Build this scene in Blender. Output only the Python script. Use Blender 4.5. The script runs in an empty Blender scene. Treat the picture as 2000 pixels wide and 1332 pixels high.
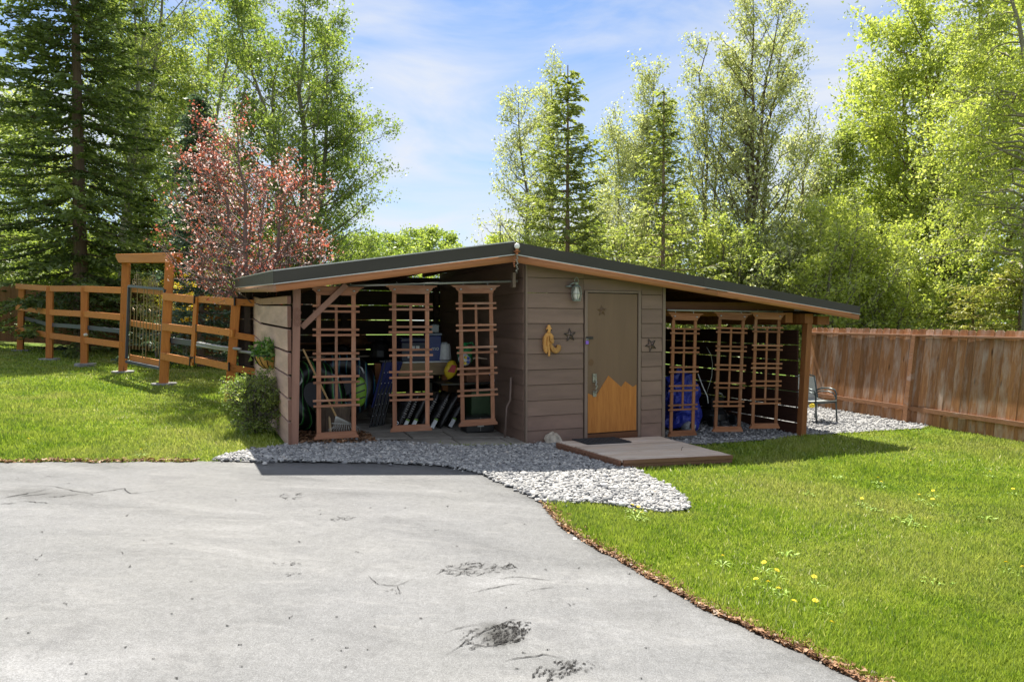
import bpy, math, random
import numpy as np
from mathutils import Vector, Matrix

random.seed(7)
RNG = np.random.default_rng(11)
scene = bpy.context.scene
COL = scene.collection
R = math.radians

# ------------------------------------------------------------------ camera
H_EYE = 1.73
PITCH = math.atan(34 / 1333.0)
cam_d = bpy.data.cameras.new('camera')
cam = bpy.data.objects.new('camera', cam_d)
COL.objects.link(cam)
cam.location = (0, 0, H_EYE)
cam.rotation_euler = (R(90) - PITCH, 0, 0)
cam_d.sensor_width = 36.0
cam_d.lens = 24.0
cam_d.clip_start = 0.05
cam_d.clip_end = 3000
scene.camera = cam

# ------------------------------------------------------------------ light
SUN_AZ = Vector((-0.23, 0.973, 0)).normalized()      # horizontal direction towards the sun
SUN_EL = R(61)
sun_d = bpy.data.lights.new('sun', 'SUN')
sun_d.energy = 4.2
sun_d.angle = R(0.55)
sun_d.color = (1.0, 0.945, 0.85)
sun = bpy.data.objects.new('sun', sun_d)
COL.objects.link(sun)
to_sun = SUN_AZ * math.cos(SUN_EL) + Vector((0, 0, math.sin(SUN_EL)))
sun.rotation_euler = to_sun.to_track_quat('Z', 'Y').to_euler()
sun.location = to_sun * 60

world = bpy.data.worlds.new('World')
scene.world = world
world.use_nodes = True
wn = world.node_tree
wn.nodes.clear()
def wnode(t, **kw):
    n = wn.nodes.new(t)
    for k, v in kw.items():
        setattr(n, k, v)
    return n
sky = wnode('ShaderNodeTexSky', sky_type='NISHITA', sun_disc=False, sun_elevation=SUN_EL,
            sun_rotation=math.atan2(SUN_AZ.x, SUN_AZ.y), altitude=50, air_density=1.0,
            dust_density=0.25, ozone_density=2.2)
tc = wnode('ShaderNodeTexCoord')
mp = wnode('ShaderNodeMapping')
mp.inputs['Scale'].default_value = (1.7, 1.7, 6.5)
mp.inputs['Rotation'].default_value = (0.0, R(-7), R(10))
mp.inputs['Location'].default_value = (0.35, 0.2, 0.15)
wn.links.new(tc.outputs['Generated'], mp.inputs['Vector'])
n1 = wnode('ShaderNodeTexNoise')
n1.inputs['Scale'].default_value = 1.5
n1.inputs['Detail'].default_value = 7
n1.inputs['Roughness'].default_value = 0.55
n1.inputs['Distortion'].default_value = 0.7
wn.links.new(mp.outputs[0], n1.inputs['Vector'])
rp = wnode('ShaderNodeValToRGB')
rp.color_ramp.elements[0].position = 0.27
rp.color_ramp.elements[0].color = (0.10, 0.10, 0.10, 1)
rp.color_ramp.elements[1].position = 0.59
rp.color_ramp.elements[1].color = (0.88, 0.88, 0.88, 1)
wn.links.new(n1.outputs['Fac'], rp.inputs['Fac'])
mixc = wnode('ShaderNodeMix', data_type='RGBA')
mixc.inputs[7].default_value = (5.2, 5.4, 5.75, 1)      # thin sunlit cloud
wn.links.new(rp.outputs['Color'], mixc.inputs[0])
tint = wnode('ShaderNodeMix', data_type='RGBA', blend_type='MULTIPLY')
tint.inputs[0].default_value = 1.0
tint.inputs[7].default_value = (0.70, 0.86, 1.02, 1)
wn.links.new(sky.outputs[0], tint.inputs[6])
wn.links.new(tint.outputs[2], mixc.inputs[6])
bg = wnode('ShaderNodeBackground')
bg.inputs['Strength'].default_value = 0.058
wn.links.new(mixc.outputs[2], bg.inputs['Color'])
wo = wnode('ShaderNodeOutputWorld')
wn.links.new(bg.outputs[0], wo.inputs['Surface'])

vs = scene.view_settings
vs.view_transform = 'Standard'
vs.look = 'None'
vs.gamma = 1.0
vs.use_curve_mapping = False
vs.exposure = 1.5
scene.render.engine = 'CYCLES'
cy = scene.cycles
cy.use_denoising = True
cy.max_bounces = 7
cy.diffuse_bounces = 4
cy.glossy_bounces = 3
cy.transmission_bounces = 5
cy.transparent_max_bounces = 6
cy.sample_clamp_indirect = 6.0
cy.caustics_reflective = False
cy.caustics_refractive = False

# ------------------------------------------------------------------ geometry helpers
def sp(t):
    return np.log1p(np.exp(np.clip(t, -40, 40)))

def gz(x, y=0):
    """height of the sloping yard: it falls from left to right"""
    x = np.asarray(x, dtype=float)
    z = -0.062 * x + 0.042 * 0.5 * sp((x - 3) / 0.5) - 0.062 * sp(-(x + 18)) + 0.02 * sp(x - 16)
    return z

def g(x, y=0):
    return float(gz(x, y))

_f = np.array([0, math.cos(PITCH), -math.sin(PITCH)])
_u = np.array([0, math.sin(PITCH), math.cos(PITCH)])
def ray(px, py):
    d = np.array([(px - 1000) / 1333.0, 0, 0]) + _f + _u * (666 - py) / 1333.0
    return d / d[1]
def at(px, py, y):
    """the point on the sight line through a photo position at distance y"""
    d = ray(px, py)
    return Vector((d[0] * y, y, H_EYE + d[2] * y))
def gp(px, py, lift=0.0):
    """photo position -> point on the ground"""
    d = ray(px, py)
    t = 8.0
    for _ in range(60):
        z = g(d[0] * t) + lift
        t = 0.5 * t + 0.5 * min(400, (z - H_EYE) / d[2])
    return Vector((d[0] * t, t, g(d[0] * t)))

# the shed's own frame: s along the front (to the right), w to the back
YAW = R(22.6)
OX, OY = 0.183, 9.77
UX, UY = math.cos(YAW), math.sin(YAW)
def S(s, w, z=0.0):
    return Vector((OX + UX * s - UY * w, OY + UY * s + UX * w, z))
def sz(px, py, w=0.0):
    """photo position -> (s, z) on the plane at depth w of the shed frame"""
    d = ray(px, py)
    bx, by = OX - UY * w, OY + UX * w
    # bx + UX s = d0 (by + UY s)
    s = (d[0] * by - bx) / (UX - d[0] * UY)
    y = by + UY * s
    return s, H_EYE + d[2] * y
def gs(s, w):
    p = S(s, w)
    return g(p.x)

class B:
    """collects shapes for ONE mesh"""
    def __init__(self):
        self.v = []; self.f = []; self.m = []
    def add(self, verts, faces, mi=0):
        o = len(self.v)
        self.v += [tuple(p) for p in verts]
        for fc in faces:
            self.f.append([i + o for i in fc]); self.m.append(mi)
        return self
    def hexa(self, p, mi=0):
        return self.add(p, [(3, 2, 1, 0), (4, 5, 6, 7), (0, 1, 5, 4), (1, 2, 6, 5), (2, 3, 7, 6), (3, 0, 4, 7)], mi)
    def box(self, x0, x1, y0, y1, z0, z1, mi=0):
        return self.hexa([(x0, y0, z0), (x1, y0, z0), (x1, y1, z0), (x0, y1, z0),
                          (x0, y0, z1), (x1, y0, z1), (x1, y1, z1), (x0, y1, z1)], mi)
    def beam(self, a, b, w, h, up=(0, 0, 1), mi=0):
        a = Vector(a); b = Vector(b); d = (b - a).normalized()
        upv = Vector(up); side = d.cross(upv).normalized(); upv = side.cross(d).normalized()
        s = side * w / 2; u = upv * h / 2
        return self.hexa([a - s - u, a + s - u, a + s + u, a - s + u, b - s - u, b + s - u, b + s + u, b - s + u], mi)
    def prism(self, poly, d0, d1, axis='y', mi=0):
        n = len(poly)
        def P(q, d):
            return (q[0], d, q[1]) if axis == 'y' else ((d, q[0], q[1]) if axis == 'x' else (q[0], q[1], d))
        vs = [P(q, d0) for q in poly] + [P(q, d1) for q in poly]
        fs = [tuple(range(n - 1, -1, -1)), tuple(range(n, 2 * n))]
        fs += [(i, (i + 1) % n, n + (i + 1) % n, n + i) for i in range(n)]
        return self.add(vs, fs, mi)
    def tube(self, pts, r, n=8, cap=True, mi=0):
        pts = [Vector(p) for p in pts]
        rr = r if isinstance(r, (list, tuple)) else [r] * len(pts)
        vs = []; prev = None
        for i, p in enumerate(pts):
            d = (pts[min(i + 1, len(pts) - 1)] - pts[max(i - 1, 0)]).normalized()
            if prev is None:
                prev = d.orthogonal().normalized()
            a = (prev - d * prev.dot(d)).normalized(); prev = a
            b = d.cross(a)
            for k in range(n):
                t = 2 * math.pi * k / n
                vs.append(p + (a * math.cos(t) + b * math.sin(t)) * rr[i])
        fs = []
        for i in range(len(pts) - 1):
            for k in range(n):
                k2 = (k + 1) % n
                fs.append((i * n + k, i * n + k2, (i + 1) * n + k2, (i + 1) * n + k))
        if cap:
            fs.append(tuple(range(n - 1, -1, -1)))
            fs.append(tuple((len(pts) - 1) * n + k for k in range(n)))
        return self.add(vs, fs, mi)
    def lathe(self, prof, n=16, c=(0, 0, 0), mi=0, half=False, sx=1, sy=1):
        vs = []; fs = []; m = len(prof)
        k_n = n + 1 if half else n
        for k in range(k_n):
            t = (math.pi if half else 2 * math.pi) * k / n
            for r, z in prof:
                vs.append((c[0] + r * math.cos(t) * sx, c[1] + r * math.sin(t) * sy, c[2] + z))
        for k in range(n):
            k2 = k + 1 if half else (k + 1) % n
            for j in range(m - 1):
                fs.append((k * m + j, k2 * m + j, k2 * m + j + 1, k * m + j + 1))
        return self.add(vs, fs, mi)
    def blob(self, c, rx, ry, rz, seed=0, rough=0.15, n=10, mi=0, rot=None):
        rg = random.Random(seed)
        vs = []; fs = []
        ph = [rg.uniform(0, 6.28) for _ in range(6)]
        rows = n // 2 + 1
        for i in range(rows + 1):
            th = math.pi * i / rows
            for k in range(n):
                t = 2 * math.pi * k / n
                q = 1 + rough * (math.sin(2 * t + ph[0]) * math.sin(th + ph[1]) + 0.7 * math.sin(3 * t + ph[2] + 2 * th) + 0.5 * math.cos(5 * th + ph[3] + t)) + rough * rg.uniform(-.5, .5) * math.sin(th)
                p = Vector((rx * q * math.sin(th) * math.cos(t), ry * q * math.sin(th) * math.sin(t), rz * q * math.cos(th)))
                if rot is not None:
                    p = rot @ p
                vs.append(p + Vector(c))
        for i in range(rows):
            for k in range(n):
                k2 = (k + 1) % n
                fs.append((i * n + k, (i + 1) * n + k, (i + 1) * n + k2, i * n + k2))
        return self.add(vs, fs, mi)
    def mesh(self, name, mat, smooth=False):
        me = bpy.data.meshes.new(name)
        me.from_pydata(self.v, [], self.f)
        for m in (mat if isinstance(mat, (list, tuple)) else [mat]):
            me.materials.append(m)
        if len(set(self.m)) > 1:
            me.polygons.foreach_set('material_index', self.m)
        if smooth:
            me.polygons.foreach_set('use_smooth', [True] * len(me.polygons))
        me.validate(); me.update()
        return me
    def build(self, name, mat, parent=None, smooth=False, bevel=0.0):
        return link(name, self.mesh(name, mat, smooth), parent, bevel)

def link(name, me, parent=None, bevel=0.0):
    o = bpy.data.objects.new(name, me)
    COL.objects.link(o)
    if parent is not None:
        o.parent = parent
    if bevel > 0:
        m = o.modifiers.new('bevel', 'BEVEL'); m.width = bevel; m.segments = 1; m.limit_method = 'ANGLE'; m.angle_limit = R(50)
    return o

def np_mesh(name, V, F, mat, attrs=None, smooth=False):
    """mesh straight from arrays; F is (n, k)"""
    me = bpy.data.meshes.new(name)
    V = np.ascontiguousarray(V, dtype=np.float32); F = np.ascontiguousarray(F, dtype=np.int32)
    k = F.shape[1]
    me.vertices.add(len(V)); me.vertices.foreach_set('co', V.ravel())
    me.loops.add(F.size); me.loops.foreach_set('vertex_index', F.ravel())
    me.polygons.add(len(F))
    me.polygons.foreach_set('loop_start', np.arange(0, F.size, k, dtype=np.int32))
    me.polygons.foreach_set('loop_total', np.full(len(F), k, dtype=np.int32))
    if smooth:
        me.polygons.foreach_set('use_smooth', np.ones(len(F), dtype=bool))
    me.materials.append(mat)
    for an, arr in (attrs or {}).items():
        a = me.attributes.new(an, 'FLOAT', 'POINT')
        a.data.foreach_set('value', np.ascontiguousarray(arr, dtype=np.float32))
    me.update(calc_edges=True)
    return me

def thing(name, label, cat, loc=(0, 0, 0), rz=0.0, group=None):
    o = bpy.data.objects.new(name, None)
    COL.objects.link(o)
    o.empty_display_size = 0.2
    o.location = loc; o.rotation_euler = (0, 0, rz)
    return tag(o, label, cat, group)
def tag(o, label, cat, group=None):
    o['label'] = label; o['category'] = cat
    if group:
        o['group'] = group
    return o
def struct(o):
    o['kind'] = 'structure'; return o
def stuff(o, label=None, cat=None):
    o['kind'] = 'stuff'
    if label: o['label'] = label
    if cat: o['category'] = cat
    return o
def copy_tree(o, parent=None):
    c = o.copy(); COL.objects.link(c)
    if parent is not None: c.parent = parent
    for ch in list(o.children):
        copy_tree(ch, c)
    return c

# ------------------------------------------------------------------ materials
def lift(c, k=0.75):
    return tuple((1 + k) * q / (1 + k * q) for q in c)

class Mat:
    def __init__(self, name):
        self.m = bpy.data.materials.new(name); self.m.use_nodes = True
        self.t = self.m.node_tree; self.t.nodes.clear()
        self.out = self.t.nodes.new('ShaderNodeOutputMaterial')
    def n(self, t, ins=None, **kw):
        nd = self.t.nodes.new(t)
        for k, v in kw.items(): setattr(nd, k, v)
        for k, v in (ins or {}).items():
            if isinstance(v, bpy.types.NodeSocket): self.t.links.new(v, nd.inputs[k])
            else: nd.inputs[k].default_value = v
        return nd
    def l(self, a, b): self.t.links.new(a, b)
    def mix(self, fac, a, b, blend='MIX'):
        nd = self.n('ShaderNodeMix', data_type='RGBA', blend_type=blend)
        for i, v in ((0, fac), (6, a), (7, b)):
            if isinstance(v, bpy.types.NodeSocket): self.l(v, nd.inputs[i])
            else: nd.inputs[i].default_value = v if i == 0 or len(v) == 4 else (*v, 1)
        return nd.outputs[2]
    def ramp(self, fac, stops):
        nd = self.n('ShaderNodeValToRGB')
        e = nd.color_ramp.elements
        while len(e) < len(stops): e.new(0.5)
        for i, (p, c) in enumerate(stops):
            e[i].position = p; e[i].color = (*c, 1) if len(c) == 3 else c
        self.l(fac, nd.inputs[0]); return nd.outputs[0]
    def math(self, op, a, b=0.0, c=None):
        nd = self.n('ShaderNodeMath', operation=op)
        for i, v in ((0, a), (1, b), (2, c)):
            if v is None: continue
            if isinstance(v, bpy.types.NodeSocket): self.l(v, nd.inputs[i])
            else: nd.inputs[i].default_value = v
        return nd.outputs[0]
    def coords(self, kind='Object', scale=(1, 1, 1), rnd=True, world=False):
        if world:
            src = self.n('ShaderNodeNewGeometry').outputs['Position']
        else:
            src = self.n('ShaderNodeTexCoord').outputs[kind]
        mpn = self.n('ShaderNodeMapping'); mpn.inputs['Scale'].default_value = scale
        self.l(src, mpn.inputs['Vector'])
        if rnd and not world:
            oi = self.n('ShaderNodeObjectInfo')
            vm = self.n('ShaderNodeVectorMath', operation='SCALE')
            cx = self.n('ShaderNodeCombineXYZ', {0: oi.outputs['Random'], 1: oi.outputs['Random'], 2: oi.outputs['Random']})
            self.l(cx.outputs[0], vm.inputs[0]); vm.inputs['Scale'].default_value = 37.0
            self.l(vm.outputs[0], mpn.inputs['Location'])
        return mpn.outputs[0]
    def noise(self, vec, scale=5, detail=4, rough=0.55, dist=0.0):
        nd = self.n('ShaderNodeTexNoise', {'Scale': scale, 'Detail': detail, 'Roughness': rough, 'Distortion': dist})
        self.l(vec, nd.inputs['Vector']); return nd.outputs['Fac']
    def bump(self, h, strength=0.3, dist=0.01):
        nd = self.n('ShaderNodeBump', {'Strength': strength, 'Distance': dist}); self.l(h, nd.inputs['Height']); return nd.outputs[0]
    def pbr(self, col, rough=0.6, metal=0.0, bump=None, spec=0.5, **kw):
        b = self.n('ShaderNodeBsdfPrincipled')
        for k, v in (('Base Color', col), ('Roughness', rough), ('Metallic', metal), ('Specular IOR Level', spec)):
            if isinstance(v, bpy.types.NodeSocket): self.l(v, b.inputs[k])
            else: b.inputs[k].default_value = (*v, 1) if k == 'Base Color' and len(v) == 3 else v
        if bump is not None: self.l(bump, b.inputs['Normal'])
        for k, v in kw.items():
            b.inputs[k.replace('_', ' ')].default_value = v
        self.l(b.outputs[0], self.out.inputs['Surface'])
        return self.m

def paint(name, col, var=0.25, rough=0.6, scale=3.0, grain=(1, 1, 1), bump=0.15, wear=None, wear_amt=0.62, spec=0.4, objvar=0.25):
    """painted or plain surface with soft blotches, fine grain along `grain` and a little wear"""
    col = lift(col); wear = lift(wear) if wear else None
    m = Mat(name)
    v = m.coords('Object', grain)
    a = m.noise(v, scale, 5, 0.6)
    f = m.noise(v, scale * 14, 3, 0.6)
    dark = tuple(c * (1 - var) for c in col); lite = tuple(min(1, c * (1 + var)) for c in col)
    c = m.ramp(a, [(0.3, dark), (0.7, lite)])
    oi = m.n('ShaderNodeObjectInfo')
    k = m.math('MULTIPLY_ADD', oi.outputs['Random'], 2 * objvar, 1 - objvar)
    cc = m.n('ShaderNodeCombineColor', {0: k, 1: k, 2: k}).outputs[0]
    c = m.mix(1.0, c, cc, 'MULTIPLY')
    if wear is not None:
        w = m.noise(m.coords('Object', tuple(q * 1.0 for q in grain)), scale * 5, 6, 0.7)
        wf = m.ramp(w, [(wear_amt, (0, 0, 0)), (wear_amt + 0.06, (1, 1, 1))])
        c = m.mix(wf, c, wear)
    rr = m.math('MULTIPLY_ADD', f, 0.25, rough - 0.12)
    return m.pbr(c, rr, bump=m.bump(f, bump, 0.004), spec=spec)

def wood(name, base, dark, axis='x', rough=0.65, grey=None, grey_amt=0.0, knots=True, ring=1.0, objvar=0.3, bump=0.35, spec=0.3):
    """timber: long grain along the axis, knots, per-board tone"""
    base = lift(base); dark = lift(dark); grey = lift(grey) if grey else None
    m = Mat(name)
    sc = {'x': (0.55, 9, 9), 'y': (9, 0.55, 9), 'z': (9, 9, 0.55)}[axis]
    v = m.coords('Object', sc)
    a = m.noise(v, 2.2 * ring, 6, 0.62, 1.2)
    b = m.noise(v, 11, 4, 0.6)
    c = m.ramp(a, [(0.30, dark), (0.5, tuple((p + q) / 2 for p, q in zip(base, dark))), (0.68, base)])
    c = m.mix(0.35, c, m.ramp(b, [(0.35, dark), (0.65, base)]))
    if knots:
        kv = m.coords('Object', {'x': (1.6, 7, 7), 'y': (7, 1.6, 7), 'z': (7, 7, 1.6)}[axis])
        vo = m.n('ShaderNodeTexVoronoi', {'Scale': 0.9}); m.l(kv, vo.inputs['Vector'])
        kf = m.ramp(vo.outputs['Distance'], [(0.04, (1, 1, 1)), (0.13, (0, 0, 0))])
        c = m.mix(kf, c, tuple(q * 0.45 for q in dark))
    if grey is not None:
        gv = m.coords('Object', {'x': (0.8, 3, 3), 'y': (3, 0.8, 3), 'z': (3, 3, 0.8)}[axis])
        gn = m.noise(gv, 1.6, 5, 0.65)
        gf = m.ramp(gn, [(0.62 - grey_amt, (0, 0, 0)), (0.85 - grey_amt * 0.6, (0.85, 0.85, 0.85))])
        c = m.mix(gf, c, grey)
    oi = m.n('ShaderNodeObjectInfo')
    k = m.math('MULTIPLY_ADD', oi.outputs['Random'], 2 * objvar, 1 - objvar)
    cc = m.n('ShaderNodeCombineColor', {0: k, 1: k, 2: k}).outputs[0]
    c = m.mix(1.0, c, cc, 'MULTIPLY')
    return m.pbr(c, rough, bump=m.bump(b, bump, 0.004), spec=spec)

def plain(name, col, rough=0.5, metal=0.0, var=0.12, scale=12, bump=0.08, spec=0.5):
    col = lift(col, 0.45)
    m = Mat(name)
    v = m.coords('Object')
    a = m.noise(v, scale, 4, 0.6)
    c = m.ramp(a, [(0.3, tuple(q * (1 - var) for q in col)), (0.7, tuple(min(1, q * (1 + var)) for q in col))])
    return m.pbr(c, m.math('MULTIPLY_ADD', a, 0.2, rough - 0.1), metal, m.bump(a, bump, 0.003), spec)

def leaf_mat(name, stops, transl=0.5, rough=0.5, gloss=0.05, tint=(1.25, 1.31, 0.78)):
    """leaf: diffuse + light passing through, tone varies leaf by leaf"""
    stops = [(p, lift(c, 0.55)) for p, c in stops]
    m = Mat(name)
    at_ = m.n('ShaderNodeAttribute', attribute_name='var')
    c = m.ramp(at_.outputs['Fac'], stops)
    d = m.n('ShaderNodeBsdfDiffuse'); m.l(c, d.inputs['Color'])
    tr = m.n('ShaderNodeBsdfTranslucent')
    tcl = m.mix(1.0, c, (*tint, 1), 'MULTIPLY'); m.l(tcl, tr.inputs['Color'])
    mx = m.n('ShaderNodeMixShader'); mx.inputs[0].default_value = transl
    m.l(d.outputs[0], mx.inputs[1]); m.l(tr.outputs[0], mx.inputs[2])
    gl = m.n('ShaderNodeBsdfGlossy', {'Roughness': rough}); gl.inputs['Color'].default_value = (0.9, 0.95, 0.9, 1)
    m2 = m.n('ShaderNodeMixShader'); m2.inputs[0].default_value = gloss
    m.l(mx.outputs[0], m2.inputs[1]); m.l(gl.outputs[0], m2.inputs[2])
    m.l(m2.outputs[0], m.out.inputs['Surface'])
    return m.m
# ------------------------------------------------------------------ material set
M = {}
M['siding'] = paint('siding_paint', (0.140, 0.088, 0.066), 0.18, 0.6, 2.0, (0.5, 0.5, 3), 0.10, wear=(0.16, 0.14, 0.12), wear_amt=0.76, objvar=0.10)
M['siding_trim'] = paint('siding_trim_paint', (0.135, 0.093, 0.070), 0.15, 0.55, 2.0, (3, 3, .5), 0.1, wear=(0.2, 0.18, 0.16), wear_amt=0.74, objvar=0.08)
M['siding_low'] = paint('splashed_siding_paint', (0.138, 0.085, 0.065), 0.22, 0.7, 2.0, (0.7, 0.7, 2), 0.2, wear=(0.34, 0.30, 0.27), wear_amt=0.68, objvar=0.06)
M['left_plank'] = paint('weathered_plank_paint', (0.40, 0.245, 0.190), 0.28, 0.7, 1.6, (3, .5, 4), 0.25, wear=(0.34, 0.235, 0.20), wear_amt=0.58, objvar=0.10)
M['plank_end'] = paint('plank_end_paint', (0.13, 0.060, 0.040), 0.2, 0.7, 3, (1, 1, 1), 0.2, objvar=0.12)
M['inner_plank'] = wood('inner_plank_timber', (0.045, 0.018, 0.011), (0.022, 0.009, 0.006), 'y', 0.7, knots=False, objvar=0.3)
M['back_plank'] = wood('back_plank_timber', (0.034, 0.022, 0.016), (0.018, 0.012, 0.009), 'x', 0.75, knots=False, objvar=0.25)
M['post_red'] = paint('post_stain', (0.175, 0.085, 0.058), 0.2, 0.62, 2.5, (4, 4, .5), 0.2, wear=(0.09, 0.035, 0.022), wear_amt=0.70, objvar=0.08)
M['post_orange'] = wood('orange_post_timber', (0.24, 0.088, 0.030), (0.14, 0.045, 0.014), 'z', 0.6, objvar=0.15)
M['trellis'] = wood('trellis_timber', (0.27, 0.112, 0.060), (0.115, 0.048, 0.028), 'x', 0.7, knots=False, grey=(0.27, 0.17, 0.125), grey_amt=0.10, objvar=0.22)
M['trellis_v'] = wood('trellis_upright_timber', (0.27, 0.112, 0.060), (0.115, 0.048, 0.028), 'z', 0.7, knots=False, grey=(0.27, 0.17, 0.125), grey_amt=0.10, objvar=0.22)
M['trellis_o'] = wood('orange_trellis_timber', (0.25, 0.100, 0.046), (0.12, 0.042, 0.018), 'x', 0.7, knots=False, grey=(0.26, 0.14, 0.09), grey_amt=0.08, objvar=0.22)
M['trellis_ov'] = wood('orange_trellis_upright_timber', (0.25, 0.100, 0.046), (0.12, 0.042, 0.018), 'z', 0.7, knots=False, grey=(0.26, 0.14, 0.09), grey_amt=0.08, objvar=0.22)
M['fascia'] = wood('fascia_timber', (0.36, 0.135, 0.056), (0.26, 0.092, 0.036), 'x', 0.62, objvar=0.10)
M['fascia_y'] = wood('fascia_side_timber', (0.30, 0.155, 0.090), (0.20, 0.10, 0.06), 'y', 0.62, objvar=0.10)
M['flashing'] = paint('flashing_metal', (0.030, 0.027, 0.022), 0.10, 0.5, 1.2, (1, 1, 3), 0.05, objvar=0.04, spec=0.3)
M['drip'] = plain('drip_edge_metal', (0.42, 0.41, 0.39), 0.4, 0.3)
M['roofing'] = plain('roofing_felt', (0.06, 0.058, 0.055), 0.9, 0, 0.3, 20, 0.5)
M['rafter'] = wood('rafter_timber', (0.11, 0.045, 0.020), (0.06, 0.022, 0.010), 'x', 0.7, objvar=0.2)
M['galv'] = plain('galvanised_pipe', (0.30, 0.30, 0.28), 0.45, 0.7)
M['black_metal'] = plain('black_metal', (0.012, 0.012, 0.013), 0.45, 0.2)
M['dark_metal'] = plain('dark_iron', (0.035, 0.030, 0.027), 0.6, 0.4)
M['door_paint'] = paint('door_paint', (0.112, 0.066, 0.038), 0.10, 0.5, 1.5, (4, 4, .4), 0.05, objvar=0.0)
M['door_bare'] = wood('door_bare_ply', (0.42, 0.145, 0.030), (0.24, 0.072, 0.014), 'z', 0.5, knots=False, ring=0.7, objvar=0.0)
M['mat_rubber'] = plain('mat_rubber', (0.018, 0.019, 0.021), 0.85, 0, 0.4, 90, 0.8)
M['brass_dull'] = plain('tarnished_hardware', (0.23, 0.22, 0.18), 0.5, 0.5, 0.35, 30)
M['brown_patch'] = plain('brown_patch', (0.11, 0.055, 0.022), 0.6)
M['deck'] = wood('deck_timber', (0.52, 0.395, 0.295), (0.34, 0.245, 0.175), 'x', 0.7, grey=(0.52, 0.45, 0.385), grey_amt=0.22, objvar=0.12)
M['deck_edge'] = wood('deck_edge_timber', (0.15, 0.075, 0.045), (0.08, 0.038, 0.024), 'x', 0.7, objvar=0.15)
M['fence'] = wood('fence_timber', (0.30, 0.130, 0.052), (0.12, 0.050, 0.023), 'z', 0.62, grey=(0.40, 0.32, 0.27), grey_amt=0.15, objvar=0.24, ring=0.8)
M['fence_rail'] = wood('fence_rail_timber', (0.25, 0.115, 0.055), (0.13, 0.058, 0.030), 'y', 0.65, grey=(0.30, 0.25, 0.24), grey_amt=0.05, objvar=0.12)
M['fence_dark'] = wood('dark_fence_timber', (0.15, 0.066, 0.022), (0.085, 0.036, 0.013), 'z', 0.7, objvar=0.25)
M['rail'] = wood('rail_timber', (0.46, 0.145, 0.028), (0.29, 0.082, 0.015), 'x', 0.55, objvar=0.10)
M['rail_post'] = wood('rail_post_timber', (0.45, 0.138, 0.027), (0.28, 0.078, 0.015), 'z', 0.55, objvar=0.10)
M['navy'] = plain('navy_paint', (0.030, 0.038, 0.060), 0.4)
M['slate'] = plain('slate_stone', (0.20, 0.195, 0.19), 0.75, 0, 0.35, 9, 0.5)
M['paver'] = plain('paver_stone', (0.22, 0.20, 0.17), 0.85, 0, 0.25, 5, 0.5)
M['iron_gold'] = plain('bronze_scroll', (0.22, 0.16, 0.09), 0.45, 0.5)
M['terracotta'] = plain('coco_liner', (0.46, 0.22, 0.06), 0.95, 0, 0.35, 40, 0.8)
M['carved'] = wood('carved_timber', (0.52, 0.24, 0.065), (0.33, 0.13, 0.03), 'z', 0.5, knots=False)
M['black_plastic'] = plain('black_plastic', (0.010, 0.010, 0.011), 0.35)
M['navy_fabric'] = plain('navy_fabric', (0.008, 0.012, 0.070), 0.85)
M['white_plastic'] = plain('white_plastic', (0.55, 0.57, 0.58), 0.4)
M['pipe_grey'] = plain('grey_pipe', (0.26, 0.255, 0.25), 0.5, 0.2)
M['glass_frost'] = plain('frosted_glass', (0.62, 0.60, 0.52), 0.15, 0, 0.08, 6, 0.0)
M['lamp_metal'] = plain('verdigris_metal', (0.20, 0.23, 0.20), 0.5, 0.5, 0.3, 30)
M['copper'] = plain('copper', (0.36, 0.13, 0.06), 0.45, 0.6)
M['globe'] = plain('white_globe', (0.80, 0.78, 0.74), 0.2)
M['rock'] = plain('tan_rock', (0.42, 0.36, 0.28), 0.8, 0, 0.35, 7, 0.7)
M['rock_grey'] = plain('grey_rock', (0.33, 0.33, 0.32), 0.8, 0, 0.3, 9, 0.7)
M['rock_white'] = plain('white_rock', (0.62, 0.58, 0.52), 0.75, 0, 0.25, 9, 0.5)
M['bark'] = wood('bark', (0.12, 0.085, 0.060), (0.045, 0.032, 0.024), 'z', 0.9, knots=False, bump=0.9)
M['bark_grey'] = wood('grey_bark', (0.21, 0.185, 0.155), (0.085, 0.075, 0.062), 'z', 0.9, knots=False, bump=0.7)
M['bark_spruce'] = wood('spruce_bark', (0.20, 0.135, 0.100), (0.085, 0.055, 0.042), 'z', 0.9, knots=False, bump=0.8)
M['bark_birch'] = wood('birch_bark', (0.30, 0.27, 0.21), (0.12, 0.105, 0.085), 'z', 0.8, knots=False, bump=0.4)
M['bark_cherry'] = wood('cherry_bark', (0.14, 0.095, 0.085), (0.065, 0.045, 0.042), 'z', 0.8, knots=False, bump=0.4)
M['chair_metal'] = plain('chair_metal', (0.060, 0.075, 0.078), 0.35, 0.4)
M['chair_sling'] = plain('chair_sling', (0.30, 0.31, 0.29), 0.8, 0, 0.2, 60)
M['purple'] = plain('purple_enamel', (0.20, 0.09, 0.55), 0.35)
M['steel'] = plain('steel', (0.5, 0.5, 0.5), 0.3, 0.9)

# ground materials -------------------------------------------------
def lawn_tone(m, vec_world):
    big = m.noise(vec_world, 0.42, 4, 0.6, 0.6)
    return m.ramp(big, [(0.46, (0, 0, 0)), (0.72, (1, 1, 1))])
def make_ground():
    m = Mat('lawn_soil')
    w = m.coords(world=True)
    fine = m.noise(w, 34, 5, 0.7)
    c = m.ramp(fine, [(0.3, (0.06, 0.11, 0.012)), (0.7, (0.14, 0.22, 0.03))])
    c = m.mix(m.math('MULTIPLY', lawn_tone(m, w), 0.75), c, (0.20, 0.165, 0.07))
    return m.pbr(c, 0.95, bump=m.bump(fine, 0.8, 0.03), spec=0.15)
M['soil'] = make_ground()

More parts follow.
